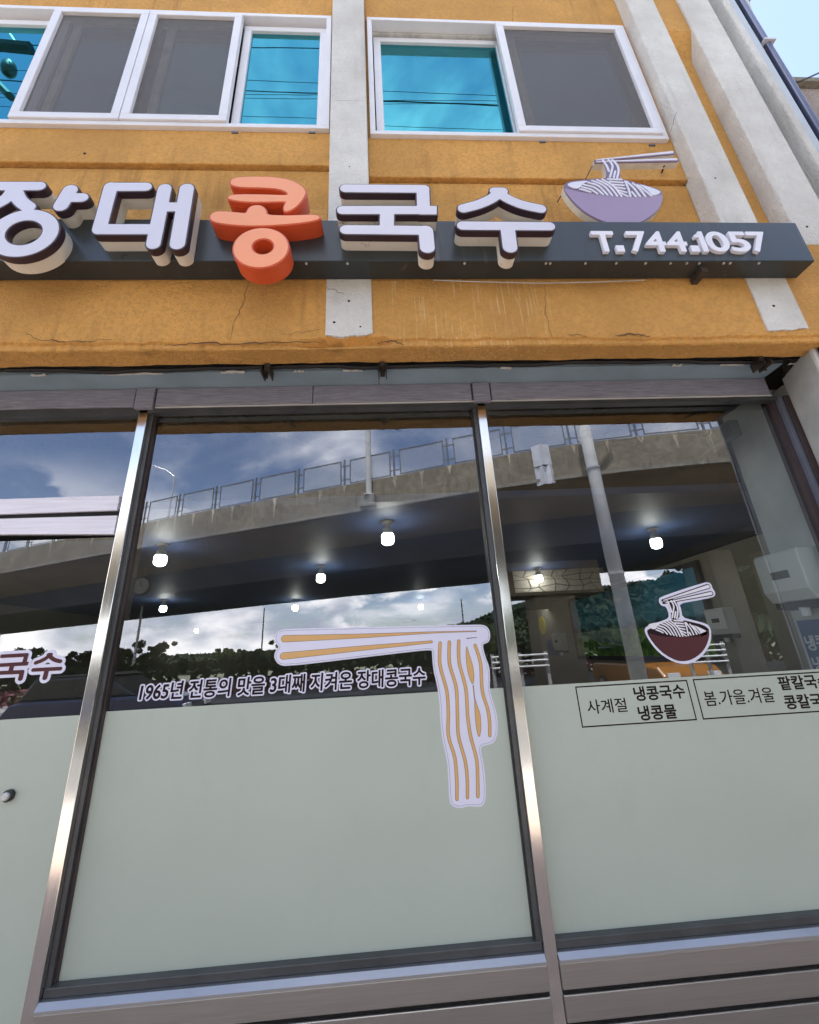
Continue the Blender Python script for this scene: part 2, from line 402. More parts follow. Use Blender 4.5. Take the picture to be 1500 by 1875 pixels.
def contours(F, xs, zs, lvl):
    G = F-lvl; G = np.where(np.abs(G) < 1e-9, 1e-9, G)
    ins = G < 0; nz, nx = G.shape
    code = ins[:-1, :-1]*1+ins[:-1, 1:]*2+ins[1:, 1:]*4+ins[1:, :-1]*8
    tab = {1: [(3, 0)], 2: [(0, 1)], 3: [(3, 1)], 4: [(1, 2)], 5: [(3, 2), (1, 0)], 6: [(0, 2)], 7: [(3, 2)], 8: [(2, 3)],
           9: [(2, 0)], 10: [(0, 3), (2, 1)], 11: [(2, 1)], 12: [(1, 3)], 13: [(1, 0)], 14: [(0, 3)]}
    def key(i, j, e):
        return [(0, i, j), (1, i, j+1), (0, i+1, j), (1, i, j)][e]
    nxt = {}
    for i, j in zip(*np.nonzero((code > 0) & (code < 15))):
        for a, b in tab[int(code[i, j])]: nxt[key(i, j, a)] = key(i, j, b)
    def pos(k):
        o, i, j = k
        if o == 0:
            t = G[i, j]/(G[i, j]-G[i, j+1]); return (xs[j]+(xs[j+1]-xs[j])*t, zs[i])
        t = G[i, j]/(G[i, j]-G[i+1, j]); return (xs[j], zs[i]+(zs[i+1]-zs[i])*t)
    loops = []
    while nxt:
        k0 = next(iter(nxt)); k = k0; lp = []
        while k in nxt: lp.append(pos(k)); k = nxt.pop(k)
        if len(lp) > 6: loops.append(lp)
    return loops
def simplify(lp, tol):
    out = [lp[0]]; i = 0; n = len(lp)
    while i < n-1:
        j = min(i+2, n-1); best = i+1
        while j < n and j-i < 40:
            a, b = np.array(lp[i]), np.array(lp[j]); d = b-a; L = np.hypot(*d)+1e-12
            pts = np.array(lp[i+1:j])
            if len(pts) and np.max(np.abs((pts[:, 0]-a[0])*d[1]-(pts[:, 1]-a[1])*d[0])/L) > tol: break
            best = j; j += 1
        out.append(lp[best]); i = best
    return out[:-1] if out[-1] == out[0] else out
def solid(name, shapes, lvl, y_front, y_back, mat, parent, res=0.003, tol=None):
    pts = []
    for sh in shapes:
        if sh[0].endswith('cut'): continue
        for p in sh[1]:
            r = p[2] if len(p) > 2 else 0; pts += [(p[0]-r, p[1]-r), (p[0]+r, p[1]+r)]
    pts = np.array(pts); pad = max(lvl, 0)+res*4
    xs = np.arange(pts[:, 0].min()-pad, pts[:, 0].max()+pad, res); zs = np.arange(pts[:, 1].min()-pad, pts[:, 1].max()+pad, res)
    X, Z = np.meshgrid(xs, zs)
    return fill_loops(name, contours(field(shapes, X, Z), xs, zs, lvl), tol or res*0.12, y_front, y_back, mat, parent)
def fill_loops(name, loops, tol, y_front, y_back, mat, parent):
    cu = bpy.data.curves.new(name, 'CURVE'); cu.dimensions = '2D'; cu.fill_mode = 'BOTH'; cu.extrude = abs(y_back-y_front)/2
    for lp in loops:
        lp = simplify(lp, tol)
        sp = cu.splines.new('POLY'); sp.points.add(len(lp)-1); sp.use_cyclic_u = True
        for q, p in zip(sp.points, lp): q.co = (p[0], p[1], 0, 1)
    return curve_to_mesh(name, cu, (y_front+y_back)/2, mat, parent)
def curve_to_mesh(name, cu, ymid, mat, parent, fit=None):
    t = bpy.data.objects.new('tmp', cu); COL.objects.link(t)
    me = bpy.data.meshes.new_from_object(t.evaluated_get(bpy.context.evaluated_depsgraph_get()))
    bpy.data.objects.remove(t)
    n = len(me.vertices); co = np.empty(n*3); me.vertices.foreach_get('co', co); co = co.reshape(-1, 3)
    if fit:
        a, b = co[:, :2].min(0), co[:, :2].max(0); x0, x1, z0, z1, grow = fit
        g = grow
        co[:, 0] = x0-g+(co[:, 0]-a[0])/(b[0]-a[0])*(x1-x0+2*g); co[:, 1] = z0-g+(co[:, 1]-a[1])/(b[1]-a[1])*(z1-z0+2*g)
    new = np.stack([co[:, 0], ymid-co[:, 2], co[:, 1]], 1)
    me.vertices.foreach_set('co', new.ravel()); me.materials.clear(); me.materials.append(mat); me.name = name; me.update()
    return link(name, me, parent)
def text_edges(st, shear=0.0):
    cu = bpy.data.curves.new('tmp', 'FONT'); cu.body = st; cu.shear = shear; cu.resolution_u = 5
    t = bpy.data.objects.new('tmp', cu); COL.objects.link(t)
    me = bpy.data.meshes.new_from_object(t.evaluated_get(bpy.context.evaluated_depsgraph_get())); bpy.data.objects.remove(t)
    cnt = {}
    for p in me.polygons:
        for k in p.edge_keys: cnt[k] = cnt.get(k, 0)+1
    V_ = [(v.co.x, v.co.y) for v in me.vertices]
    E_ = np.array([(*V_[a], *V_[b]) for (a, b), c in cnt.items() if c == 1])
    bpy.data.meshes.remove(me); return E_
def text(name, st, x0, x1, z0, z1, y_front, depth, mat, parent, weight=0.0, shear=0.0, res=0.0012):
    """lettering whose strokes are thickened by weight and whose outline fills the given box"""
    E_ = text_edges(st, shear); xs_ = E_[:, [0, 2]]; zs_ = E_[:, [1, 3]]
    ax, bx, az, bz = xs_.min(), xs_.max(), zs_.min(), zs_.max()
    fx = lambda v: x0+weight+(v-ax)/(bx-ax)*(x1-x0-2*weight); fz = lambda v: z0+weight+(v-az)/(bz-az)*(z1-z0-2*weight)
    E_ = np.stack([fx(E_[:, 0]), fz(E_[:, 1]), fx(E_[:, 2]), fz(E_[:, 3])], 1)
    return text_solid(name, E_, weight, y_front, depth, mat, parent, res)
def text_solid(name, E_, lvl, y_front, depth, mat, parent, res):
    pad = max(lvl, 0)+4*res
    xs = np.arange(E_[:, [0, 2]].min()-pad, E_[:, [0, 2]].max()+pad, res); zs = np.arange(E_[:, [1, 3]].min()-pad, E_[:, [1, 3]].max()+pad, res)
    D = np.full((len(zs), len(xs)), pad**2); ins = np.zeros(D.shape, bool)
    for ax, az, bx, bz in E_:
        i0, i1 = np.searchsorted(xs, [min(ax, bx)-pad, max(ax, bx)+pad]); j0, j1 = np.searchsorted(zs, [min(az, bz)-pad, max(az, bz)+pad])
        X, Z = xs[None, i0:i1], zs[j0:j1, None]; dx, dz = bx-ax, bz-az; L = dx*dx+dz*dz+1e-14
        t = np.clip(((X-ax)*dx+(Z-az)*dz)/L, 0, 1)
        D[j0:j1, i0:i1] = np.minimum(D[j0:j1, i0:i1], (X-ax-t*dx)**2+(Z-az-t*dz)**2)
        if az != bz:
            k0, k1 = np.searchsorted(zs, [min(az, bz), max(az, bz)])
            xi = ax+(zs[k0:k1]-az)/dz*dx
            ins[k0:k1] ^= xs[None, :] < xi[:, None]
    D = np.sqrt(D); D = np.where(ins, -D, D)
    return fill_loops(name, contours(D, xs, zs, lvl), res*0.12, y_front, y_front+depth, mat, parent)
def pxscale(px, py, Y): return abs(at(px+1, py, Y)[0]-at(px, py, Y)[0])
def C2(org, sc, Y):
    """crop coordinates -> points on the plane y=Y"""
    def f(p):
        q = at(org[0]+p[0]*sc, org[1]+p[1]*sc, Y); return (q[0], q[2])
    def cap(pts, r=None, sm=True):
        o = []
        for p in pts:
            q = f(p); rr = p[2]*sc*pxscale(org[0]+p[0]*sc, org[1]+p[1]*sc, Y) if len(p) > 2 else r
            o.append((q[0], q[1], rr))
        return ('cap', spline(o) if sm and len(o) > 2 else o)
    def poly(pts, n=2): return ('poly', chaikin([f(p) for p in pts], n))
    return f, cap, poly

# =================================================================== SETTING
def sheet(name, mat, x0, x1, y0, y1, z, nx=1, ny=1):
    mb = MB()
    v = [(x0+(x1-x0)*i/nx, y0+(y1-y0)*j/ny, z) for j in range(ny+1) for i in range(nx+1)]
    f = [(j*(nx+1)+i, j*(nx+1)+i+1, (j+1)*(nx+1)+i+1, (j+1)*(nx+1)+i) for j in range(ny) for i in range(nx)]
    return tag(mb.add(v, f).build(name, mat), kind='structure')
sheet('ground', EARTH, -700, 700, -900, 400, -0.13)
road = sheet('road', ASPH, -120, 120, -17.5, -3.75, -0.12)
for k, (yy, m_) in enumerate(((-4.3, PAINTW), (-10.6, PAINTY), (-10.85, PAINTY), (-16.9, PAINTW))):
    sheet('road_marking', m_, -120, 120, yy-0.06, yy+0.06, -0.114)
tag(MB().box(-40, 40, -3.55, 8, -0.13, -0.012).build('pavement', PAVE), kind='structure')
pv = [o for o in COL.objects if o.name == 'pavement'][0]
pme = None
for i in range(26):
    for j in range(9):
        x, y = -2.2+i*0.205, -0.16-j*0.205
        if pme is None:
            p = MB().box(-0.099, 0.099, -0.099, 0.099, -0.03, 0.0).build('paver', PAVE, pv, bevel=0.004, seg=1); pme = p.data
        else:
            p = link('paver', pme, pv)
        p.location = (x, y, -0.006+random.uniform(-0.001, 0.002)+0.006); p.rotation_euler.z = random.uniform(-.01, .01)
tag(MB().box(-40, 40, -3.75, -3.55, -0.13, 0.02).build('kerb', KERBM, bevel=0.015), kind='structure')
tag(MB().box(-120, 120, -21, -17.5, -0.13, 0.02).build('far_pavement', KERBM), kind='structure')

# =================================================================== THE SHOP BUILDING
B = thing('shop_building', 'orange plastered two-storey restaurant building with white pilasters and a wide glass shopfront', 'building')
YB, YW, YH = -0.3411, -0.2537, -0.01
ZB = 2.88
ZL = {0: (4.285, 4.592), 1: (4.19, 4.548)}      # groove and sill heights left / right of the middle pilaster
PX = [(-0.261, -0.0383), (1.9443, 2.1647), (2.3639, 2.6124)]
XL0 = -4.6
# lower wall between beam and groove (slightly recessed), upper wall with the window openings
def wall_piece(x0, x1, y0, z0, z1, name='wall', mat=ORANGE, bev=0.006): return boxo(name, mat, B, x0, x1, y0, 0.2, z0, z1, bevel=bev)
WIN = [(-3.62, -0.275, 4.592, 5.885), (-0.022, 1.905, 4.548, 5.885)]
for i, (x0, x1) in enumerate(((XL0, PX[0][0]), (PX[0][1], PX[1][0]))):
    g, sill = ZL[i]; wx0, wx1, wz0, wz1 = WIN[i]
    wall_piece(x0, x1, YW+0.012, 3.545, g-0.014)
    wall_piece(x0, x1, YW+0.035, g-0.014, g)
    wall_piece(x0, x1, YW-0.012, g, wz0)
    wall_piece(x0, x1, YW-0.012, wz1, 7.0)
    if x0 < wx0: wall_piece(x0, wx0, YW-0.01, wz0, wz1)
    if wx1 < x1: wall_piece(wx1, x1, YW-0.01, wz0, wz1)
    boxo('ledge', ORANGE, B, x0, x1, YB+0.002, YW+0.02, 3.535, 3.80 if i == 0 else 3.72, bevel=0.008)
wall_piece(PX[1][1], PX[2][0], YW, 3.545, 7.0)
wall_piece(PX[2][1], 2.72, YW, 2.90, 7.0, mat=GREYP)
# horizontal lintel that juts out above the second floor windows between the right pilasters
MB().prism([(YW+0.01, 5.50), (YB+0.012, 5.72), (YB+0.012, 7.0), (YW+0.01, 7.0)], 'x', PX[1][1], PX[2][0]).build('lintel', ORANGE, B)
for i, (a, b) in enumerate(PX):
    o = boxo('pilaster', WHITE, B, a, b, YB-0.004, YW+0.02, 3.535, 7.0, bevel=0.008)
fbm_ = lambda x: sum(math.sin(x*f+p)*a for f, p, a in ((9, 1, .5), (23, 2, .4), (61, 4, .3)))
# pilaster feet painted on the beam, ragged lower edge
for i, (a, b) in enumerate(PX[:2]):
    n = 34; zb = ZB+0.055 if i == 0 else ZB+0.06
    top = [(b, 3.535), (a, 3.535)]
    low = [(a+(b-a)*k/n, zb+0.010*fbm_(a+(b-a)*k/n)+random.uniform(-.003, .003)) for k in range(n+1)]
    MB().prism(top+low, 'y', YB-0.006, YB+0.03).build('pilaster_foot', WHITE, B)
boxo('corner_trim', WHITE, B, 2.72, 2.775, YB-0.01, 0.2, 2.9, 7.0, bevel=0.01)
boxo('corner_flashing', plain('pale_blue_siding', (0.42, 0.47, 0.52), 0.4, var=0.08), B, 2.777, 2.855, YB+0.01, 0.25, 2.9, 7.1, bevel=0.004)
# beam with a broken lower lip
nb = 220; rows = []
x0b, x1b = XL0, 2.66
prof = lambda x: None
rng = np.random.RandomState(3)
def fbm(x, s): return sum(math.sin(x*s*f+ph)*a for f, ph, a in ((1, .3, .5), (2.3, 1.7, .3), (5.1, 4.1, .2), (11.7, 2.2, .12), (23, .9, .07)))
mb = MB(); vs_ = []
for i in range(nb+1):
    x = x0b+(x1b-x0b)*i/nb
    lip = 0.010*fbm(x, 3.1)+0.004*rng.uniform(-1, 1)
    brk = 0.012*max(0, fbm(x+5, 1.7))
    if -0.35 < x < 0.05: brk += 0.012
    pr = [(YW+0.1, 3.54), (YB, 3.54), (YB, 3.2), (YB+0.002, ZB+0.05+lip*0.8), (YB+0.004+brk, ZB+0.035+lip), (YB+0.014+brk*1.2, ZB+0.028+lip),
          (YB+0.013+brk*0.4, ZB+0.004), (YB+0.02, ZB-0.002+lip*0.25), (YB+0.12+0.006*fbm(x, 9), ZB), (YB+0.122+0.006*fbm(x, 9), ZB+0.12), (YW+0.1, ZB+0.12)]
    vs_ += [(x, p[0], p[1]) for p in pr]
K = 11
fs = [(i*K+k, (i+1)*K+k, (i+1)*K+(k+1) % K, i*K+(k+1) % K) for i in range(nb) for k in range(K)]
fs += [tuple(range(K))[::-1], tuple(nb*K+k for k in range(K))]
mb.add(vs_, fs).build('beam', ORANGE, B)
# back building volume: roof, side walls, so that it shades the street
boxo('roof', CONC, B, -4.8, 3.5, -0.30, 10.3, 7.0, 7.15)
boxo('parapet', ORANGE, B, XL0, 2.7, YW, -0.05, 7.15, 7.45)
boxo('rear_wall', GREYP, B, -5.7, 3.7, 10.1, 10.3, 0, 7.0)
boxo('upper_floor', CONC, B, -5.6, 3.5, 0.2, 10.1, 3.35, 3.5)
boxo('upper_side_wall', GREYP, B, 3.42, 3.6, 0.21, 10.1, 2.6, 7.0)
boxo('upper_side_wall', GREYP, B, -5.8, -5.6, 0.2, 10.1, 0, 7.0)
boxo('upper_back_partition', plain('upstairs_dark', (0.10, 0.10, 0.10), 0.8), B, -5.6, 3.4, 1.5, 1.6, 3.5, 7.0)

# cracks in the plaster and peeled spots
CRK = plain('crack_shadow', (0.13, 0.065, 0.025), 0.9)
def ribbon(pts, wd, y, name='crack', mat=CRK, par=B):
    mb = MB(); n = len(pts)
    v = []
    for i, p in enumerate(pts):
        a = np.array(pts[max(i-1, 0)]); b = np.array(pts[min(i+1, n-1)]); d = (b-a)/(np.hypot(*(b-a))+1e-9)
        ww = wd*(0.35+0.65*math.sin(math.pi*(i+0.5)/n))*random.uniform(0.6, 1.3)
        nrm = np.array([-d[1], d[0]])
        for s_ in (-1, 1): q = np.array(p)+nrm*s_*ww; v.append((q[0], y, q[1]))
    f = [(2*i, 2*i+1, 2*i+3, 2*i+2) for i in range(n-1)]
    mb.add(v, f); return mb.build(name, mat, par)
def crack_px(pl, wd, Y, jit=0.006, sub=6):
    pts = []
    w_ = [at(p[0], p[1], Y) for p in pl]
    for a, b in zip(w_[:-1], w_[1:]):
        for k in range(sub):
            t = k/sub; pts.append((a[0]+(b[0]-a[0])*t+random.uniform(-jit, jit), a[2]+(b[2]-a[2])*t+random.uniform(-jit, jit)))
    pts.append((w_[-1][0], w_[-1][2])); ribbon(pts, wd, Y-0.0015)
crack_px([(458, 515), (448, 545), (430, 590), (422, 626)], 0.0016, YB)
crack_px([(58, 620), (95, 624), (140, 626), (205, 622)], 0.0026, YB, 0.008)
crack_px([(45, 608), (60, 618)], 0.0015, YB)
crack_px([(998, 520), (1000, 575), (1010, 618)], 0.0015, YB)
crack_px([(1125, 614), (1160, 612), (1190, 616)], 0.0045, YB, 0.005)
crack_px([(1040, 612), (1075, 616)], 0.002, YB)
crack_px([(520, 612), (590, 602)], 0.001, YB)
crack_px([(598, 526), (632, 540)], 0.0018, YB-0.006)
crack_px([(300, 634), (360, 628), (430, 631), (500, 626), (590, 628)], 0.004, YB+0.002, 0.006)
crack_px([(690, 628), (720, 624), (742, 632)], 0.004, YB, 0.006)
crack_px([(1227, 250), (1236, 215), (1240, 205)], 0.0012, YB-0.004)
crack_px([(612, 185), (640, 184), (668, 186)], 0.001, YB-0.004)
crack_px([(940, 10), (938, 48)], 0.0015, YW-0.012)
HOLE = BLACKGAP
for (x, y, Y, r) in ((639, 551, YB-0.006, .007), (1417, 560, YB-0.006, .008), (612, 590, YB-0.006, .007), (660, 598, YB-0.006, .005), (1310, 326, YB-0.004, .006),
                     (640, 305, YB-0.004, .004), (155, 281, YW-0.012, .010), (1478, 415, YB-0.004, .008)):
    p = at(x, y, Y); MB().lathe([(r*1.0, 0.0), (r*0.8, 0.0015)], (p[0], Y, p[2]), 9, 'y').build('plug_hole', HOLE, B)

# soffit, black gap, brackets, header
boxo('gap_lining', BLACKGAP, B, -4.6, 2.35, YB+0.13, -0.13, 2.94, 3.0)
for a, b in ((-4.6, -0.02), (-0.016, 2.22)):
    boxo('soffit_panel', SOFFIT, B, a, b, -0.128, 0.0, 2.906, 2.93, bevel=0.002)
for a, b in ((-4.6, -1.31), (-1.20, -0.38), (-0.376, 0.49), (0.60, 2.22)):
    boxo('header_board', WOODF, B, a, b, YH, 0.04, 2.795, 2.904, bevel=0.003)
for a, b in ((-1.302, -1.208), (0.498, 0.592)):
    boxo('header_cap', WOODF, B, a, b, YH-0.008, 0.03, 2.778, 2.903, bevel=0.003)
boxo('head_trim', DARKALU, B, -4.6, 2.25, 0.0, 0.04, 2.762, 2.794)
boxo('head_strip', plain('pale_edge_strip', (0.5, 0.5, 0.5), 0.4), B, -1.2, 2.23, -0.004, 0.0, 2.786, 2.7935)
for (x, y, lean) in ((487, 680, .05), (700, 664, 0.0), (1398, 668, -.16)):
    p = atz(x, y, 2.87)
    br = MB()
    br.add([(p[0]-.012+lean*.5, YB+.10, 2.862), (p[0]+.012+lean*.5, YB+.10, 2.862), (p[0]+.012-lean*.5, -.10, 2.885), (p[0]-.012-lean*.5, -.10, 2.885),
            (p[0]-.012+lean*.5, YB+.10, 2.868), (p[0]+.012+lean*.5, YB+.10, 2.868), (p[0]+.012-lean*.5, -.10, 2.891), (p[0]-.012-lean*.5, -.10, 2.891)],
           [(0, 1, 2, 3), (7, 6, 5, 4), (0, 4, 5, 1), (1, 5, 6, 2), (2, 6, 7, 3), (3, 7, 4, 0)])
    br.box(p[0]-.022, p[0]-.016, -.2, -.12, 2.855, 2.93).box(p[0]+.016, p[0]+.022, -.2, -.12, 2.855, 2.93)
    br.build('bracket', RUST, B)
# ragged scraps of peeled paint along the gap
for x, y, L in ((230, 671, .30), (420, 670, .12), (545, 672, .05), (645, 671, .10), (930, 664, .06), (1250, 658, .05), (1352, 658, .14), (1462, 660, .06), (60, 678, .07)):
    p = atz(x, y, 2.90); n = 7
    up = [(p[0]-L/2+L*k/n, -0.132+random.uniform(-.003, .003)) for k in range(n+1)]
    dn = [(p[0]+L/2-L*k/n, -0.142+random.uniform(-.010, .004)) for k in range(n+1)]
    MB().prism(up+dn, 'z', 2.897, 2.900).build('paint_scrap', CHIP, B)
p = np.array([atz(x, 668, 2.905) for x in range(0, 1440, 20)])
MB().tube([(q[0], -0.165+0.012*fbm(q[0], 4), 2.90+0.006*fbm(q[0]+3, 6)) for q in p], 0.010, 6).build('cable', WIRE, B)

# right jamb and pier
boxo('pier', GREYP, B, 2.345, 3.42, -0.31, 0.2, 0, 2.875, bevel=0.012)
MB().prism([(2.335, 0.0), (2.225, -0.262), (2.26, -0.275), (2.345, -0.275), (2.345, 0.0)], 'z', 0.0, 2.90).build('jamb_panel', CEMENT, B, bevel=0.004)
boxo('jamb_edge_strip', plain('pale_edge', (0.55, 0.56, 0.55), 0.5), B, 2.222, 2.24, -0.279, -0.264, 0, 2.90, bevel=0.002)
boxo('jamb_gap', BLACKGAP, B, 2.25, 2.345, -0.30, -0.28, 0, 2.88)
boxo('mullion', BROWNALU, B, 2.306, 2.335, 0.0, 0.09, 0.3, 2.79)
boxo('mullion', BLUEALU, B, 2.275, 2.304, 0.012, 0.09, 0.3, 2.79)
boxo('mullion', BROWNALU, B, 2.245, 2.274, 0.03, 0.09, 0.3, 2.79)

# ---- shopfront frame
def mullion(a, b):
    o = boxo('mullion', STEEL, B, a, b, 0.0, 0.03, 0.0, 2.778, bevel=0.002)
    boxo('mullion_body', DARKALU, o, a+0.002, b-0.002, 0.03, 0.10, 0.0, 2.79)
mullion(-1.2801, -1.2351); mullion(0.5149, 0.5606)
for (xa, xb, m_) in ((-1.235, -1.217, DARKALU), (0.495, 0.515, DARKALU)):
    boxo('glazing_bead', m_, B, xa, xb, 0.022, 0.10, 0.47, 2.79, bevel=0.002)
boxo('glazing_bead', BROWNALU, B, -1.217, -1.209, 0.036, 0.10, 0.47, 2.79)
boxo('glazing_bead', SILICONE, B, 0.489, 0.495, 0.036, 0.10, 0.47, 2.79)
def pane(x0, x1, z0, z1, y=GLASS_Y, par=None, name='glass_pane'):
    mb = MB(); v = [(x0, y, z0), (x1, y, z0), (x1, y, z1), (x0, y, z1)]
    mb.add(v, [(0, 1, 2, 3)]); mb.cur = 1
    d = y+0.008
    v2 = [(x0, d, z0), (x1, d, z0), (x1, d, z1), (x0, d, z1)]
    mb.add(v+v2, [(7, 6, 5, 4), (0, 4, 5, 1), (1, 5, 6, 2), (2, 6, 7, 3), (3, 7, 4, 0)])
    return mb.build(name, [GLASS, GLASSIN], par or B)
def film(p, x0, x1, z0, z1, y): return boxo('frosted_film', FROST, p, x0, x1, y-0.0009, y-0.0002, z0, z1)
ZF = 1.333; ZG = 0.463
g1 = pane(-1.209, 0.489, ZG, 2.77); film(g1, -1.209, 0.489, ZG, ZF, GLASS_Y)
g2 = pane(0.563, 2.245, ZG, 2.77); film(g2, 0.563, 2.245, ZG, ZF, GLASS_Y)
# bottom rails and kick panels
for a, b in ((-1.234, 0.514), (0.562, 2.33)):
    boxo('sill_bead', DARKALU, B, a, b, 0.0175, 0.09, 0.4475, ZG+0.012, bevel=0.003)
    MB().prism([(-0.014, 0.424), (-0.013, 0.433), (0.004, 0.447), (0.03, 0.447), (0.03, 0.424)], 'x', a, b).build('bottom_rail', RAILST, B)
    z = 0.4235
    for k in range(5):
        z1 = z-0.073
        if z1 < 0.02: z1 = 0.0
        boxo('kick_panel', STEELH, B, a, b, -0.010, 0.04, z1, z, bevel=0.003)
        boxo('kick_groove', BLACKGAP, B, a, b, 0.004, 0.04, z1-0.013, z1)
        z = z1-0.013
        if z < 0.03: break
# ---- door bay on the left
D = boxo('door', STEELW, B, -3.05, -1.30, 0.008, 0.05, 2.222, 2.300, bevel=0.002); D['label'] = 'sliding glass door with two bright rails and a frosted lower half'
MB().add([(-3.05, 0.0, 2.205), (-1.288, 0.0, 2.192), (-1.288, 0.0, 2.100), (-3.05, 0.0, 2.165),
          (-3.05, 0.045, 2.205), (-1.288, 0.045, 2.192), (-1.288, 0.045, 2.100), (-3.05, 0.045, 2.165)],
         [(0, 1, 2, 3), (7, 6, 5, 4), (0, 4, 5, 1), (1, 5, 6, 2), (2, 6, 7, 3), (3, 7, 4, 0)]).build('door_rail', STEELW, D)
boxo('rail_seam', BLACKGAP, D, -3.05, -1.29, 0.02, 0.06, 2.09, 2.23)
pane(-3.05, -1.285, 2.30, 2.77, 0.03, D)
gd = pane(-3.05, -1.285, 0.03, 2.12, 0.02, D); film(gd, -3.05, -1.285, 0.03, ZF-0.005, 0.02)
q = at(10, 1459, 0.0)
MB().lathe([(0.021, -0.0), (0.021, 0.012), (0.018, 0.015)], (q[0], 0.018, q[2]), 24, 'y').build('lock_ring', BLACKP, D, smooth=False)
MB().lathe([(0.0145, 0.0), (0.0145, 0.022), (0.011, 0.026)], (q[0], 0.018, q[2]), 24, 'y').build('lock_cylinder', GALV, D)

# ---- upper windows
def window(wx0, wx1, wz0, wz1, sashes):
    W = MB(); y0, y1 = YW-0.035, YW+0.10; t = 0.035
    W.box(wx0, wx1, y0, y1, wz0, wz0+t).box(wx0, wx1, y0, y1, wz1-t, wz1).box(wx0, wx0+t, y0, y1, wz0+t, wz1-t).box(wx1-t, wx1, y0, y1, wz0+t, wz1-t)
    fr = W.build('window', PVC, B, bevel=0.003)
    boxo('track', PVCD, fr, wx0+t, wx1-t, y0+0.06, y1, wz0+t, wz0+t+0.012)
    boxo('track', PVCD, fr, wx0+t, wx1-t, y0+0.06, y1, wz1-t-0.02, wz1-t)
    for (a, b, kind, dep) in sashes:
        s = 0.052; ys = y0+dep; sb = MB(); za, zb = wz0+t+0.002, wz1-t-0.002
        if kind == 'blue': zb -= 0.03
        sb.box(a, b, ys, ys+0.035, za, za+s).box(a, b, ys, ys+0.035, zb-s, zb).box(a, a+s, ys, ys+0.035, za+s, zb-s).box(b-s, b, ys, ys+0.035, za+s, zb-s)
        sh = sb.build('sash', PVC, fr, bevel=0.004)
        if kind == 'screen':
            boxo('insect_screen', SCREEN, fr, a+s, b-s, ys+0.020, ys+0.022, za+s, zb-s)
            boxo('inner_sash', PVCD, fr, a+0.10, a+0.15, ys+0.06, ys+0.09, za, zb)
        mb = MB(); yy = ys+(0.018 if kind == 'blue' else 0.075)
        mb.box(a+s*0.9, b-s*0.9, yy, yy+0.006, za+s*0.9, zb-s*0.9).build('window_glass', BLUEGLASS, fr)
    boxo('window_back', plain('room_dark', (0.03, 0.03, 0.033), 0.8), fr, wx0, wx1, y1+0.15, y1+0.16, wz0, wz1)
    return fr
window(*WIN[0], [(-3.58, -2.95, 'blue', .045), (-2.95, -2.10, 'blue', .045), (-2.17, -1.536, 'screen', -.012), (-1.531, -0.898, 'screen', -.012), (-0.898, -0.31, 'blue', .04)])
window(*WIN[1], [(0.02, 0.99, 'blue', .075), (0.92, 1.87, 'screen', -.012)])
for (x, y) in ((431, 245), (572, 245), (993, 262), (1193, 268)):
    p = at(x, y, YW-0.03); boxo('weep_cap', DARKALU, B, p[0]-.02, p[0]+.02, YW-0.04, YW-0.034, p[2]-.008, p[2]+.006)

# ---- interior
CEIL_Z = 2.45
boxo('interior_ceiling', ICEIL, B, -5.6, 3.4, 0.615, 10.1, CEIL_Z, CEIL_Z+0.05)
boxo('interior_void_shade', BLACKGAP, B, -5.6, 2.3, 0.62, 0.66, CEIL_Z+0.05, 2.9)  # painted black so the void above the ceiling stays dark in daylight
boxo('interior_wall', IWALL, B, 3.4, 3.42, 0.2, 10.1, 0, CEIL_Z)
boxo('interior_wall', IWALL, B, -5.6, 3.4, 10.0, 10.1, 0, CEIL_Z)
boxo('interior_wall', IWALL, B, -5.6, -5.5, 0.2, 10.0, 0, CEIL_Z)
boxo('interior_floor', IFLOOR, B, -5.6, 3.4, 0.1, 10.1, 0, 0.03)
boxo('interior_pier', CEMENT, B, 2.30, 2.62, 0.10, 0.41, 0, 2.9)
boxo('interior_crown_moulding', DARKTRIM, B, 3.34, 3.40, 0.45, 10.0, 2.36, 2.449)
boxo('interior_crown_moulding', DARKTRIM, B, -5.5, 3.34, 9.93, 10.0, 2.30, 2.449)
boxo('interior_beam', plain('ceiling_beam', (0.10, 0.10, 0.11), 0.7), B, -5.5, 3.34, 6.6, 6.95, 2.24, 2.449)
boxo('interior_shelf_beam', plain('dark_green_metal', (0.03, 0.045, 0.042), 0.5), B, 2.06, 2.12, 0.14, 0.62, 2.62, 2.72)
# stone clad bulkhead hung from the ceiling
SY = 3.35
a_, b_, c_ = at(936, 1040, SY), at(1098, 1012, SY), at(1103, 1076, SY)
bx0, bx1, bz0, bz1 = a_[0], b_[0], c_[2]-0.02, CEIL_Z-0.002
bh = boxo('stone_bulkhead', plain('stone_mortar', (0.05, 0.045, 0.04), 0.9), B, bx0, bx1, SY, SY+0.6, bz0, bz1)
STONE = stucco('cladding_stone', (0.42, 0.38, 0.32), (0.15, 0.12, 0.10), 0.5)
nx_, nz_ = 7, 4
gx = [[(bx0+(bx1-bx0)*i/nx_+(random.uniform(-.06, .06) if 0 < i < nx_ else 0), bz0+(bz1-bz0)*j/nz_+(random.uniform(-.028, .028) if 0 < j < nz_ else 0)) for i in range(nx_+1)] for j in range(nz_+1)]
for j in range(nz_):
    for i in range(nx_):
        q4 = [gx[j][i], gx[j][i+1], gx[j+1][i+1], gx[j+1][i]]
        cx_, cz_ = sum(p[0] for p in q4)/4, sum(p[1] for p in q4)/4
        q4 = [(cx_+(p[0]-cx_)*0.9, cz_+(p[1]-cz_)*0.86) for p in q4]
        MB().prism(q4, 'y', SY-0.018-random.uniform(0, .012), SY).build('stone', STONE, bh)

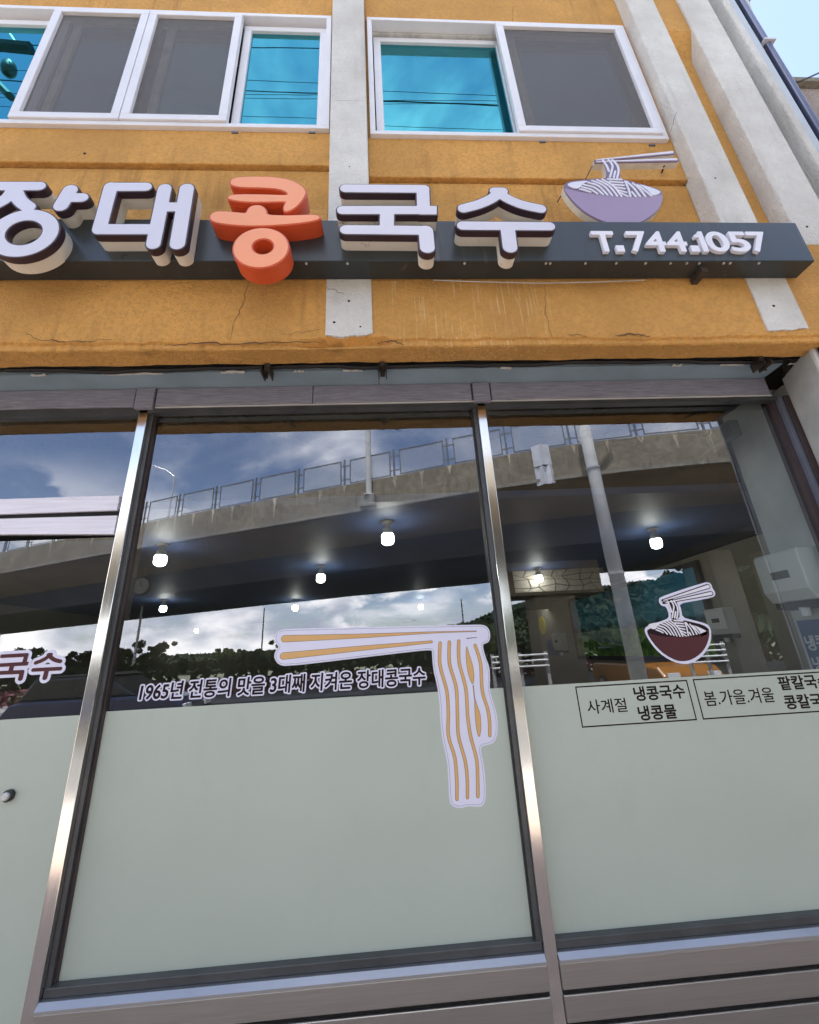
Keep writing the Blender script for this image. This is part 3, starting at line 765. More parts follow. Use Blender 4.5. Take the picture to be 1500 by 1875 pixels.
# =================================================================== SIGN
YS, YLF = -0.4511, -0.532
SG = thing('shop_sign', 'long dark grey sign box carrying raised white and orange Korean letters and a phone number', 'sign')
zs0, zs1 = 3.2797, 3.5556
boxo('sign_box', SIGNG, SG, -4.2, 2.2236, YS, YB-0.008, zs0, zs1, bevel=0.004)
def letter(shapes, orange=False):
    if orange:
        o = solid('letter', shapes, 0.003, YLF+0.003, YS+0.003, OTRIM, SG)
        solid('letter_seam', shapes, 0.0045, YLF+0.026, YLF+0.028, OTRIM, o)
        solid('letter_face', shapes, -0.0035, YLF, YLF+0.02, OFACE, o)
    else:
        o = solid('letter', shapes, 0.0, YLF+0.03, YS+0.003, LSIDE, SG)
        solid('letter_trim', shapes, 0.0035, YLF+0.002, YLF+0.032, LTRIM, o)
        solid('letter_face', shapes, -0.0028, YLF, YLF+0.02, LFACE, o)
f5, cap5, pol5 = C2((0, 320), 380/1500, YLF)
f6, cap6, pol6 = C2((370, 310), 330/1500, YLF)
f7, cap7, pol7 = C2((600, 320), 450/1500, YLF)
cc = f5((172, 417))
JANG = [cap5([(-150, 80), (283, 80)], .031), cap5([(98, 95), (50, 165), (-85, 240)], .034), cap5([(105, 95), (140, 180), (205, 232)], .034),
        cap5([(507, 108), (440, 222)], .036), cap5([(490, 164), (592, 163)], .031), ('cap', [(cc[0], cc[1], .148)]), ('capcut', [(cc[0], cc[1], .076)])]
DAE = [cap5([(800, 86), (718, 392)], .034), cap5([(800, 86), (1052, 85)], .031), cap5([(718, 392), (1110, 392)], .034),
       cap5([(1190, 98), (1108, 497)], .034), cap5([(1350, 98), (1282, 497)], .036), cap5([(1200, 231), (1310, 231)], .032)]
kc, kh = f6((490, 648)), f6((507, 640))
KONG = [pol6([(228, 110), (240, 82), (290, 62), (420, 55), (600, 60), (740, 84), (830, 130), (870, 180), (858, 225), (820, 280), (770, 325), (720, 350), (690, 352), (676, 335), (678, 305), (690, 278), (694, 268),
              (560, 272), (400, 274), (290, 264), (225, 250), (208, 232), (228, 212), (300, 203), (500, 205), (700, 212), (712, 207), (700, 188), (640, 165), (540, 154), (400, 152), (300, 148), (245, 132)], 1),
        pol6([(58, 398), (75, 365), (120, 345), (200, 346), (290, 355), (366, 362), (372, 340), (395, 308), (440, 293), (490, 296), (525, 320), (540, 345), (540, 374), (640, 380), (760, 380), (880, 374), (950, 374), (988, 392), (980, 412), (930, 430), (800, 450), (650, 463), (500, 470), (350, 470), (220, 460), (120, 445), (75, 425)], 1),
        ('cap', [(kc[0], kc[1], .124)]), ('capcut', [(kh[0], kh[1], .048)])]
GUK = [cap7([(110, 81), (588, 85)], .030), cap7([(582, 92), (585, 190)], .034), cap7([(92, 214), (620, 214)], .030), ('poly', [f7(p) for p in ((560, 187), (670, 187), (670, 243), (560, 243))]),
       cap7([(363, 225), (361, 330)], .036), cap7([(112, 333), (600, 338)], .031), cap7([(600, 342), (609, 442)], .037)]
SU = [cap7([(1020, 98), (1070, 98)], .028), cap7([(1045, 108), (1000, 145), (920, 180), (830, 204)], .031), cap7([(1045, 108), (1100, 145), (1190, 182), (1300, 206)], .031),
      cap7([(825, 309), (1355, 313)], .030), cap7([(1100, 330), (1114, 440)], .037)]
letter(JANG); letter(DAE); letter(KONG, True); letter(GUK); letter(SU)
# phone number, one raised character each
ONE = [('poly', [(0.50, 0), (1.0, 0), (1.0, 1), (0.60, 1), (0.48, 0.88), (0.12, 0.82), (0.12, 0.68), (0.50, 0.72)])]
def phone(ch, xa, xb, ztop, zbot):
    if ch == '1':
        P = [(xa+p[0]*(xb-xa), zbot+p[1]*(ztop-zbot)) for p in ONE[0][1]]
        return solid('letter', [('poly', P)], 0.0, YS-0.016, YS+0.002, PHONEM, SG, 0.0012)
    text('letter', ch, xa, xb, zbot, ztop, YS-0.016, 0.018, PHONEM, SG, weight=0.0042)
PHZ1, PHZ0 = at(1250, 422, YS-.02)[2], at(1250, 459, YS-.02)[2]
def phx(cx, cy): return at(1050+cx*400/1500, 390+cy*400/1500, YS-.024)[0]
for ch, a, b, ya, yb in (('T', 125, 278, 125, 125), ('7', 365, 495, 125, 125), ('4', 515, 655, 225, 225), ('4', 660, 800, 225, 225), ('1', 832, 942, 155, 250),
                         ('0', 925, 1080, 190, 190), ('5', 1084, 1230, 190, 215), ('7', 1192, 1318, 130, 130)):
    phone(ch, phx(a, ya), phx(b, yb), PHZ1, PHZ0)
for a, b in ((310, 368), (826, 886)):
    boxo('letter', PHONEM, SG, phx(a-4, 240), phx(b-8, 240), YS-0.016, YS+0.002, PHZ0, PHZ0+0.042)
for x in (1075, 1132, 1186, 1232, 1262, 1285, 1330, 1342, 1395, 636, 852, 1002, 1010, 560, 290):
    p = at(x, 481, YS); MB().lathe([(.006, 0.0), (.006, .004), (.003, .006)], (p[0], YS+.012, zs0), 8).build('screw', GALV, SG).location.z = -0.004
pb = at(1263, 500, YB)
boxo('sign_bracket', RUST, SG, pb[0]-.016, pb[0]+.016, YS+.03, YB-.002, zs0-.035, zs0-.001)
MB().tube([(at(x, 0, YB)[0], YB-.02, at(x, y, YB-.02)[2]) for x, y in ((745, 513), (800, 516), (880, 519), (950, 517), (1012, 513))], .0025, 6).build('sign_cable', GALV, SG)

# noodle bowl sign standing on the box
BS = thing('bowl_sign', 'purple flat noodle bowl sign with chopsticks standing on the right end of the sign box', 'sign')
YBW = -0.425
f4, cap4, pol4 = C2((1000, 260), 0.2, YBW)
bowl_pts = [(160, 415), (178, 375), (230, 357), (350, 344), (450, 335), (540, 330), (680, 335), (760, 352), (900, 392), (1010, 422), (1062, 452), (1072, 510), (1052, 590), (1000, 655), (930, 708), (850, 750), (700, 775), (560, 750), (420, 692), (300, 612), (210, 512), (172, 450)]
bw = pol4(bowl_pts, 2); bw = ('poly', [(p[0], max(p[1], zs1+0.002)) for p in bw[1]])
strand = pol4([(505, 158), (640, 158), (668, 215), (686, 275), (674, 345), (545, 345), (556, 280), (540, 215)], 1)
chop_u = cap4([(452, 172, 12), (1160, 98, 22)]); chop_l = cap4([(452, 186, 10), (1196, 166, 20)])
body = [bw, strand, chop_u, chop_l]
solid('bowl_body', body, 0.0015, YBW+0.004, YBW+0.035, CREAM, BS, 0.0025)
fo = solid('bowl_face', body, 0.0, YBW, YBW+0.01, PURPLED, BS, 0.0025)
bowl_low = pol4([(166, 425), (230, 440), (330, 465), (450, 485), (600, 500), (760, 508), (900, 506), (1000, 498), (1064, 478), (1066, 520), (1046, 590), (996, 650), (926, 702), (850, 742), (700, 765), (560, 742), (424, 684), (306, 605), (216, 506), (178, 455)], 1)
bowl_low = ('poly', [(p[0], max(p[1], zs1+0.002)) for p in bowl_low[1]])
solid('bowl_front', [bowl_low], 0.0, YBW-0.002, YBW+0.001, PURPLE, BS, 0.0025)
RIM_L = [(190, 397), (215, 378), (300, 366), (385, 360), (335, 390), (292, 436), (230, 422)]
RIM_R = [(836, 390), (930, 412), (1045, 455), (1040, 478), (972, 499), (930, 450), (890, 420)]
NOOD = [[(310, 436), (360, 448), (405, 464)], [(325, 416), (410, 440), (468, 478)], [(345, 396), (440, 420), (520, 484)], [(380, 374), (480, 408), (562, 490)], [(420, 358), (530, 408), (605, 495)],
        [(465, 350), (575, 408), (650, 498)], [(512, 346), (620, 412), (690, 502)], [(565, 345), (690, 348)], [(580, 368), (700, 376)], [(605, 394), (712, 402)], [(640, 420), (720, 432)],
        [(660, 446), (735, 466)], [(680, 470), (745, 502)], [(722, 365), (752, 430), (772, 502)], [(738, 368), (805, 430), (858, 502)], [(792, 382), (852, 432), (908, 503)], [(835, 398), (895, 445), (965, 500)], [(785, 462), (820, 504)]]
STR = [[(520, 172), (555, 225), (575, 272)], [(570, 168), (606, 218), (596, 280), (584, 325)], [(605, 168), (650, 218), (662, 272), (648, 334)], [(632, 272), (618, 328)]]
white = [pol4(RIM_L, 1), pol4(RIM_R, 1)]+[cap4([p+(9.0,) for p in l]) for l in NOOD]+[cap4([p+(9.0,) for p in l]) for l in STR]+[cap4([(458, 167, 4), (1152, 98, 13)]), cap4([(462, 184, 4), (1190, 162, 11)])]
solid('bowl_noodles', white, 0.0, YBW-0.004, YBW+0.001, plain('sign_white', (0.68, 0.69, 0.80), 0.35, var=0.03), BS, 0.002)
MB().tube([f4((440, 180))[:1]+(YBW+.02,)+f4((440, 180))[1:], f4((362, 332))[:1]+(YBW+.02,)+f4((362, 332))[1:]], .003, 6).build('stay_wire', RUST, BS)
a1, a2 = f4((165, 430)), at(1021, 370, YW)
MB().tube([(a1[0], YBW+.02, a1[1]), (a2[0], YW, a2[2])], .003, 6).build('stay_wire', RUST, BS)
a1, a2 = f4((1100, 185)), at(1214, 312, YW)
MB().tube([(a1[0], YBW+.02, a1[1]), (a2[0], YW+.01, a2[2])], .006, 6).build('stay_wire', RUST, BS)

# =================================================================== DECALS ON THE GLASS
def layer(k): return GLASS_Y-0.0012*k
ND = thing('noodle_decal', 'large white decal of chopsticks lifting tan noodles on the middle shop window', 'decal')
fd, capd, pold = C2((480, 1120), 460/1500, GLASS_Y)
back = [pold([(75, 150), (85, 120), (115, 106), (200, 101), (700, 90), (1250, 78), (1320, 78), (1350, 95), (1364, 130), (1358, 178), (1335, 190), (1316, 196), (1330, 260), (1358, 330), (1362, 400), (1358, 460), (1380, 540), (1405, 620), (1408, 720), (1390, 780), (1350, 796), (1312, 802), (1305, 825), (1322, 900), (1335, 1000), (1337, 1130), (1315, 1162), (1280, 1166), (1230, 1160), (1190, 1174), (1145, 1168), (1118, 1140), (1112, 1000), (1105, 890), (1075, 760), (1062, 640), (1060, 540), (1045, 440), (1020, 340), (1015, 240), (1010, 228), (900, 238), (400, 298), (150, 326), (100, 318), (72, 280), (76, 240), (100, 214), (92, 200), (74, 175)], 1)]
solid('decal_backing', back, 0.0, layer(1), layer(0.05), DWHITE, ND, 0.002)
solid('decal_edge_line', back, -0.0065, layer(1.5), layer(1.1), DBROWN, ND, 0.002)
solid('decal_inner', back, -0.0075, layer(2.0), layer(1.6), DWHITE, ND, 0.002)
tan = [capd([(135, 162, 19), (600, 145, 11), (1020, 124, 3.5), (1278, 117, 1.6)], sm=False), capd([(128, 265, 19), (600, 218, 13), (1012, 180, 6)], sm=False)]
for l in ([(1063, 188), (1062, 320), (1102, 470), (1112, 600), (1112, 740), (1150, 870), (1162, 1000), (1163, 1118)], [(1118, 182), (1119, 310), (1158, 450), (1166, 600), (1172, 740), (1212, 890), (1225, 1000), (1226, 1108)],
          [(1174, 176), (1176, 300), (1216, 460), (1227, 620), (1245, 745), (1280, 880), (1287, 1000), (1288, 1102)], [(1272, 202), (1304, 310), (1314, 470), (1346, 580), (1358, 660), (1359, 738)]):
    tan.append(capd([p+(8.5,) for p in l]))
tan += [pold([(1220, 198), (1234, 250), (1258, 320), (1266, 380), (1260, 440), (1240, 405), (1222, 330), (1217, 250)], 1), pold([(1268, 510), (1282, 560), (1303, 610), (1308, 690), (1300, 745), (1288, 742), (1277, 680), (1270, 600)], 1), capd([(1260, 440, 1.6), (1268, 520, 1.6)])]
solid('decal_noodle_outline', tan, 0.0011, layer(2.5), layer(2.1), DBROWN, ND, 0.0016)
solid('decal_noodles', tan, -0.0002, layer(3.0), layer(2.6), DTAN, ND, 0.0016)
solid('decal_tick', [capd([(1222, 160, 2.2), (1282, 154, 1.4)])], 0.0, layer(2.5), layer(2.1), DBROWN, ND, 0.001)

BD = thing('bowl_decal', 'small white edged decal of a maroon noodle bowl with chopsticks on the right shop window', 'decal')
fb, capb, polb = C2((1140, 1040), 200/1500, GLASS_Y)
bback = [polb([(497, 430), (520, 402), (700, 335), (1120, 200), (1180, 196), (1220, 225), (1236, 285), (1268, 325), (1276, 372), (1240, 405), (1000, 452), (778, 490), (806, 570), (822, 680), (950, 712), (1130, 758), (1195, 795), (1220, 890), (1212, 1010), (1160, 1130), (1080, 1225), (960, 1305), (840, 1322), (700, 1292), (560, 1212), (440, 1102), (350, 975), (308, 885), (303, 840), (340, 795), (560, 722), (628, 690), (638, 640), (602, 532), (540, 522), (505, 482)], 1)]
solid('decal_backing', bback, 0.0, layer(1), layer(0.05), DWHITE, BD, 0.0018)
def mp(p): return (345+(p[0]-190)*.96, 715+(p[1]-340)*1.4)
def ms(p): return (600+(p[0]-505)*1.0, 440+(p[1]-160)*1.46)
dark = [polb([(335, 870), (345, 845), (520, 772), (640, 716), (780, 706), (950, 742), (1100, 780), (1178, 830), (1188, 860), (1188, 950), (1150, 1070), (1080, 1172), (960, 1254), (850, 1284), (740, 1274), (600, 1204), (480, 1104), (388, 984), (350, 920)], 1),
        polb([(598, 438), (725, 425), (775, 560), (785, 705), (660, 712), (668, 620), (640, 540)], 1), capb([(545, 448, 15), (1170, 255, 34)]), capb([(560, 482, 15), (1212, 350, 32)])]
solid('decal_bowl_outline', dark, 0.0, layer(1.5), layer(1.1), DBROWN, BD, 0.0012)
maroon = [polb([(345, 888), (450, 925), (620, 950), (830, 945), (1000, 920), (1120, 885), (1184, 845), (1184, 960), (1148, 1068), (1078, 1168), (958, 1248), (850, 1278), (740, 1268), (602, 1198), (484, 1098), (394, 978)], 1)]
solid('decal_bowl', maroon, 0.0, layer(2.0), layer(1.6), DMAROON, BD, 0.0012)
wl = [polb([mp(p) for p in RIM_L], 1), polb([mp(p) for p in RIM_R], 1)]+[capb([mp(p)+(9.5,) for p in l]) for l in NOOD]+[capb([ms(p)+(10,) for p in l]) for l in STR]
wl += [capb([(560, 446, 5), (1172, 256, 22)]), capb([(585, 478, 4), (1212, 350, 20)])]
solid('decal_noodles', wl, 0.0, layer(2.0), layer(1.6), plain('decal_strand_white', (0.74, 0.74, 0.80), 0.35, var=0.02), BD, 0.0012)

# slogan line, black with a white edge
SLG = thing('slogan_lettering', 'one line of black Korean slogan lettering with white edges on the middle window', 'lettering')
def line_fit(org, sc, x0, x1, xc, yc, h, Y):
    a = at(org[0]+x0*sc, org[1]+(yc)*sc, Y); 
    ctr = at(org[0]+xc*sc, org[1]+yc*sc, Y); top = at(org[0]+xc*sc, org[1]+(yc-h/2)*sc, Y); bot = at(org[0]+xc*sc, org[1]+(yc+h/2)*sc, Y)
    return bot[2], top[2]
def xat(org, sc, x, y, Y): return at(org[0]+x*sc, org[1]+y*sc, Y)[0]
o_, s_ = (230, 1200), .38
z0, z1 = line_fit(o_, s_, 65, 1450, 757, 138, 88, GLASS_Y)
xa, xb = xat(o_, s_, 70, 175, GLASS_Y), xat(o_, s_, 1446, 97, GLASS_Y)
ST = '1965년 전통의 맛을 3대째 지켜온 장대콩국수'
text('lettering_edge', ST, xa-.006, xb+.006, z0-.006, z1+.006, layer(1), .001, DWHITE, SLG, weight=.0075, shear=.06)
text('lettering', ST, xa, xb, z0, z1, layer(2), .001, DBROWN, SLG, weight=.0016, shear=.06)

# door lettering reuses the sign's letter shapes
DLT = thing('door_lettering', 'maroon rounded Korean lettering with thick white edge on the glass door', 'lettering')
def remap(shapes, tgt):
    P = [(p[0]+s*(p[2] if len(p) > 2 else 0), p[1]+s*(p[2] if len(p) > 2 else 0)) for sh in shapes for p in sh[1] for s in (-1, 1)]
    P = np.array(P); a, b = P.min(0), P.max(0); sx = (tgt[1]-tgt[0])/(b[0]-a[0]); sz = (tgt[3]-tgt[2])/(b[1]-a[1]); k = math.sqrt(sx*sz)
    return [(sh[0], [(tgt[0]+(p[0]-a[0])*sx, tgt[2]+(p[1]-a[1])*sz)+((p[2]*k,) if len(p) > 2 else ()) for p in sh[1]]) for sh in shapes]
YD = 0.02
zt, zb_ = at(85, 1196, YD)[2], at(85, 1245, YD)[2]
dl = remap(SU, (at(59, 1222, YD)[0], at(116, 1218, YD)[0], zb_, zt))
zt2, zb2 = at(30, 1197, YD)[2], at(30, 1247, YD)[2]
dl2 = remap(GUK, (at(-7, 1225, YD)[0], at(51, 1222, YD)[0], zb2, zt2))
for nm, sh in (('lettering', dl), ('lettering', dl2)):
    e = solid(nm, sh, 0.0125, YD-.0012, YD-.0001, DWHITE, DLT, 0.0015)
    solid('lettering_fill', sh, 0.0, YD-.0024, YD-.0013, DMAROON, e, 0.0015)

# seasonal menu boxes
def menu(name, label, corners, lines, clip=None):
    t = thing(name, label, 'lettering', 'menu boxes printed on the right window')
    oo, ss = (1040, 1200), 460/1500
    P = [at(oo[0]+c[0]*ss, oo[1]+c[1]*ss, GLASS_Y) for c in corners]
    x0, x1 = (P[0][0]+P[3][0])/2, (P[1][0]+P[2][0])/2; z1, z0 = (P[0][2]+P[1][2])/2, (P[2][2]+P[3][2])/2
    lw = 0.0055
    fr = MB().box(x0, x1, layer(1), layer(.1), z1-lw, z1).box(x0, x1, layer(1), layer(.1), z0, z0+lw).box(x0, x0+lw, layer(1), layer(.1), z0+lw, z1-lw).box(x1-lw, x1, layer(1), layer(.1), z0+lw, z1-lw)
    fr.build('menu_border', INK, t)
    for s, xa_, xb_, xc, yc, h, bold in lines:
        za, zb__ = line_fit(oo, ss, xa_, xb_, xc, yc, h, GLASS_Y)
        sl_ = -0.065
        text('lettering', s, xat(oo, ss, xa_, yc+(xa_-xc)*sl_, GLASS_Y), xat(oo, ss, xb_, yc+(xb_-xc)*sl_, GLASS_Y), za, zb__, layer(1), .001, INK, t, weight=.0006+bold*.036)
menu('menu_lettering', 'left boxed menu text in two columns on the frosted right window', [(42, 187), (712, 145), (768, 385), (85, 435)],
     [('사계절', 114, 350, 232, 302, 86, 0.0), ('냉콩국수', 394, 697, 545, 222, 88, 0.03), ('냉콩물', 420, 648, 534, 340, 90, 0.03)])
menu('menu_lettering', 'right boxed menu text cut by the picture edge on the frosted right window', [(745, 143), (1660, 86), (1720, 326), (805, 382)],
     [('봄.가을.겨울', 814, 1228, 1020, 247, 92, 0.0), ('팥칼국수', 1257, 1560, 1400, 160, 86, 0.03), ('콩칼국수', 1292, 1595, 1440, 272, 88, 0.03)])

# =================================================================== THINGS INSIDE THE SHOP
def bulb(px, py, label):
    p = atz(px, py, CEIL_Z)
    t = thing('ceiling_bulb', label, 'light bulb', 'lit bulbs on the restaurant ceiling', loc=(p[0], p[1], CEIL_Z))
    MB().lathe([(.045, 0), (.045, -.012), (.022, -.020), (.022, -.05), (.034, -.055), (.038, -.085), (.041, -.10)], n=16).build('lamp_holder', plain('lamp_holder_grey', (0.5, 0.5, 0.48), 0.5), t, smooth=True)
    MB().lathe([(.041, -.10), (.046, -.115), (.046, -.155), (.040, -.172), (.022, -.182), (.002, -.184)], n=16).build('glass_bulb', BULB, t, smooth=True)
for a in ((298, 996, 'lit ceiling bulb by the left mullion, just under the reflected bridge edge'), (709, 955, 'largest lit ceiling bulb, high in the middle window'),
          (588, 1036, 'lit ceiling bulb in the middle window, second largest and lower left of the largest'), (541, 1098, 'small lit bulb just above the left end of the chopsticks decal'),
          (770, 1098, 'small lit bulb above the right half of the chopsticks decal'), (301, 1098, 'small lit bulb in the lower left of the middle window beneath the clock'),
          (361, 1145, 'tiny far bulb against the reflected white clouds, left of the decal'), (1195, 968, 'big lit ceiling bulb in the right window above the picture'),
          (984, 1040, 'lit bulb in front of the stone bulkhead near the right mullion'), (971, 1100, 'tiny lit bulb below the stone bulkhead in the right window')):
    bulb(*a)
# framed landscape picture on the right wall
XW = 3.4
def onx(px, py, X):
    d = ray(px, py); return CAM+d*((X-CAM[0])/d[0])
pa, pb_, pc = onx(1042, 1090, XW), onx(1284, 1036, XW), onx(1055, 1206, XW)
PT = thing('wall_picture', 'wide dark framed landscape picture of a river and green fields on the side wall', 'picture')
py0, py1, pz0, pz1 = pb_[1], pa[1], 1.24, 2.30
fr = MB(); t_ = .06
fr.box(XW-.05, XW-.003, py0, py1, pz0, pz0+t_).box(XW-.05, XW-.003, py0, py1, pz1-t_, pz1).box(XW-.05, XW-.003, py0, py0+t_, pz0+t_, pz1-t_).box(XW-.05, XW-.003, py1-t_, py1, pz0+t_, pz1-t_)
fr.build('picture_frame', DARKTRIM, PT)
def picmat():
    m = Mat('landscape_print'); m.set(0.25)
    sx = m.n('ShaderNodeSeparateXYZ'); m.l(m.co, sx.inputs[0]); y, z = sx.outputs[1], sx.outputs[2]
    wob = m.math('MULTIPLY', m.noise(3, 4, .6), 0.25)
    zz = m.math('ADD', z, m.math('SUBTRACT', wob, 0.125))
    skyc = m.mix(m.ramp(m.noise(1.6, 4, .5, (1, 1, 2.2)), .50, .85), (0.09, 0.34, 0.52), (0.75, 0.80, 0.82))
    grass = m.mix(m.ramp(m.noise(6, 5, .7), .4, .65), (0.06, 0.18, 0.02), (0.24, 0.42, 0.04))
    river = m.ramp(m.math('ABSOLUTE', m.math('SUBTRACT', m.math('SUBTRACT', z, 1.62), m.math('MULTIPLY', m.math('SUBTRACT', y, 4.6), 0.12))), 0.16, 0.10)
    v = m.mix(m.math('SUBTRACT', 1.0, m.ramp(zz, 1.70, 1.78)), skyc, (0.03, 0.08, 0.13))
    v = m.mix(m.math('SUBTRACT', 1.0, m.ramp(zz, 1.66, 1.69)), v, grass)
    v = m.mix(m.math('MULTIPLY', m.math('MULTIPLY', river, m.ramp(y, 4.0, 4.4)), m.math('SUBTRACT', 1.0, m.ramp(z, 1.68, 1.7))), v, (0.30, 0.36, 0.38))
    m.color(v); return m.m
boxo('picture_print', picmat(), PT, XW-.03, XW-.004, py0+t_, py1-t_, pz0+t_, pz1-t_)
# wall dispensers
def dispenser(name, label, x, y0, y1, z0, z1, d):
    t = thing(name, label, 'dispenser', 'white dispensers on the interior walls')
    h = z1-z0
    MB().prism([(x, z0+h*.18), (x-d*.75, z0+h*.18), (x-d, z0+h*.35), (x-d, z1-h*.06), (x-d*.9, z1), (x, z1)], 'y', y0, y1).build('dispenser_cover', DISP, t, bevel=.006)
    MB().prism([(x-.002, z0+h*.05), (x-d*.7, z0+h*.08), (x-d*.72, z0+h*.175), (x-.002, z0+h*.175)], 'y', y0+.01, y1-.01).build('dispenser_mouth', BLACKP, t)
    MB().lathe([(.022, 0), (.026, h*.22), (.022, h*.25)], (x-d*.45, (y0+y1)/2, z0-h*.06), 12).build('paper_end', plain('paper_white', (.7, .72, .74), .7), t)
    boxo('window_slot', plain('smoked_plastic', (.08, .08, .06), .2), t, x-d-.002, x-d+.004, y0+(y1-y0)*.3, y1-(y1-y0)*.3, z0+h*.55, z0+h*.68)
dispenser('wall_dispenser', 'large white wall dispenser close to the glass at the right edge', 2.298, .13, .40, 1.60, 1.93, .13)
dispenser('wall_dispenser', 'white wall dispenser right of the landscape picture', 3.395, 2.08, 2.33, 1.46, 1.77, .12)
dispenser('wall_dispenser', 'small far dispenser left of the landscape picture', 3.395, 6.2, 6.6, 1.33, 1.72, .14)
# poster
PO = thing('blue_poster', 'blue interior poster with white Korean words under the large dispenser', 'poster')
boxo('poster_sheet', plain('poster_blue', (0.05, 0.10, 0.22), .4, var=.1), PO, 2.290, 2.299, .12, .385, 1.15, 1.56)
for s, za, zb__ in (('냉콩국수', 1.40, 1.48), ('냉콩물', 1.29, 1.37)):
    o = text('lettering', s, 0, .24 if len(s) > 3 else .18, za, zb__, 0, .001, DISP, PO, weight=.002)
    for v in o.data.vertices: v.co = (2.2885+v.co.y, .375-v.co.x, v.co.z)
YS_ = onx(993, 1145, 3.39)
st = MB().lathe([(.20, 0), (.20, .01)], (3.385, YS_[1], YS_[2]), 28, 'x').build('yellow_sticker', plain('sticker_yellow', (.55, .45, .06), .5), None)
tag(st, 'round yellow notice sticker on the side wall beside the right mullion', 'sticker')
ps = thing('far_notice', 'small blue notice on the side wall, left of the landscape picture', 'notice')
boxo('notice_sheet', plain('notice_blue', (.06, .10, .25), .5), ps, 3.38, 3.395, 6.75, 7.25, 1.30, 1.62)
# clock hung near the left
ck = at(262, 1074, 2.3)
CK = thing('wall_clock', 'round dark rimmed wall clock on the ceiling hanger in the middle window', 'clock', loc=(ck[0], 2.3, ck[2]))
MB().lathe([(.085, 0), (.095, .02), (.085, .04)], n=28, axis='y').build('clock_rim', DARKTRIM, CK)
MB().lathe([(.078, .041), (.078, .043)], n=28, axis='y').build('clock_face', plain('clock_white', (.16, .16, .15), .5), CK)
MB().box(-.004, .004, -.047, -.045, 0, .05).box(0, .035, -.049, -.047, -.003, .003).build('clock_hands', BLACKP, CK)
MB().box(-.012, .012, -.03, -.01, .09, CEIL_Z-ck[2]).build('hanger', DARKTRIM, CK)

# =================================================================== BEHIND THE CAMERA: OVERPASS (seen in the glass)
pl = np.array([(-75, -46.), (-45, -31.), (-28.3, -23.2), (-20, -19.5), (-10.93, -15.62), (-5.55, -13.48), (-0.35, -11.51), (3.06, -10.2), (4.98, -9.55), (7.36, -8.95), (10.5, -8.45), (16, -8.0), (26, -8.0), (45, -9.5)])
def resample(P, step):
    Q = np.array(spline([tuple(p) for p in P], 12)); d = np.r_[0, np.cumsum(np.hypot(*np.diff(Q, axis=0).T))]
    s = np.arange(0, d[-1], step); return np.stack([np.interp(s, d, Q[:, 0]), np.interp(s, d, Q[:, 1])], 1)
E_ = resample(pl, 1.0)
T_ = np.gradient(E_, axis=0); T_ /= np.hypot(T_[:, 0], T_[:, 1])[:, None]
NR = np.stack([T_[:, 1], -T_[:, 0]], 1)      # away from the shop
OV = thing('overpass', 'curving concrete road overpass with a stained parapet reflected in the shop windows', 'bridge')
def sweep(profile, name, mat, par, smooth=False):
    mb = MB(); K = len(profile); n = len(E_)
    v = [(E_[i, 0]+NR[i, 0]*o, E_[i, 1]+NR[i, 1]*o, z) for i in range(n) for o, z in profile]
    f = [(i*K+k, (i+1)*K+k, (i+1)*K+(k+1) % K, i*K+(k+1) % K) for i in range(n-1) for k in range(K)]+[tuple(range(K))[::-1], tuple((n-1)*K+k for k in range(K))]
    return mb.add(v, f).build(name, mat, par)
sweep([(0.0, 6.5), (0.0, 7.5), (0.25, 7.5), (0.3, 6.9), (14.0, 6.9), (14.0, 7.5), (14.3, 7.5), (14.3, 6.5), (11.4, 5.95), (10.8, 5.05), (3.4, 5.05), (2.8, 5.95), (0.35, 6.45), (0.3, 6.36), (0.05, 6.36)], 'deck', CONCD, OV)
sweep([(-0.015, 6.46), (-0.015, 7.5), (-0.002, 7.5), (-0.002, 6.46)], 'parapet_face', CONCP, OV)
sweep([(-0.05, 6.36), (-0.05, 6.47), (-0.016, 6.47), (-0.016, 6.36)], 'drip_edge', CONC, OV)
sweep([(2.78, 5.93), (3.38, 5.03), (10.82, 5.03), (11.42, 5.93)], 'girder_shade_skin', plain('girder_shade_concrete', (0.085, 0.085, 0.09), 0.9, var=0.25, vs_=0.6), OV)  # skin over the deck underside; the inner shade is put into its darker colour
def frame_at(s_x):
    i = int(np.argmin(np.abs(E_[:, 0]-s_x))); return i
def place(o, i, off, z):
    o.location = (E_[i, 0]+NR[i, 0]*off, E_[i, 1]+NR[i, 1]*off, z); o.rotation_euler.z = math.atan2(T_[i, 1], T_[i, 0])
rp = MB()
for zz in (0.08, 1.02): rp.box(-.82, .82, -.11, -.08, zz, zz+.035)
for xx in (-.82, .79): rp.box(xx, xx+.035, -.11, -.08, .08, 1.055)
rp_me = rp.build('railing_frame', RAILG).data; bpy.data.objects.remove(bpy.data.objects['railing_frame'])
def infill():
    m = Mat('railing_mesh'); m.set(.5); m.color((.5, .52, .54)); out = [n for n in m.t.nodes if n.type == 'OUTPUT_MATERIAL'][0]
    tr = m.n('ShaderNodeBsdfTransparent'); mx = m.n('ShaderNodeMixShader'); mx.inputs[0].default_value = .22
    m.l(tr.outputs[0], mx.inputs[1]); m.l(m.b.outputs[0], mx.inputs[2]); m.l(mx.outputs[0], out.inputs[0]); return m.m
inf_me = MB().box(-.79, .79, -.098, -.092, .11, 1.02).build('railing_infill', infill()).data; bpy.data.objects.remove(bpy.data.objects['railing_infill'])
pm = MB().box(.93, .99, -.12, -.07, 0, 1.1).box(.80, 1.18, -.105, -.085, .25, .29).box(.80, 1.18, -.105, -.085, .80, .84)
pm_me = pm.build('railing_post', RAILG).data; bpy.data.objects.remove(bpy.data.objects['railing_post'])
idx = [i for i in range(0, len(E_), 2) if -34 < E_[i, 0] < 18]
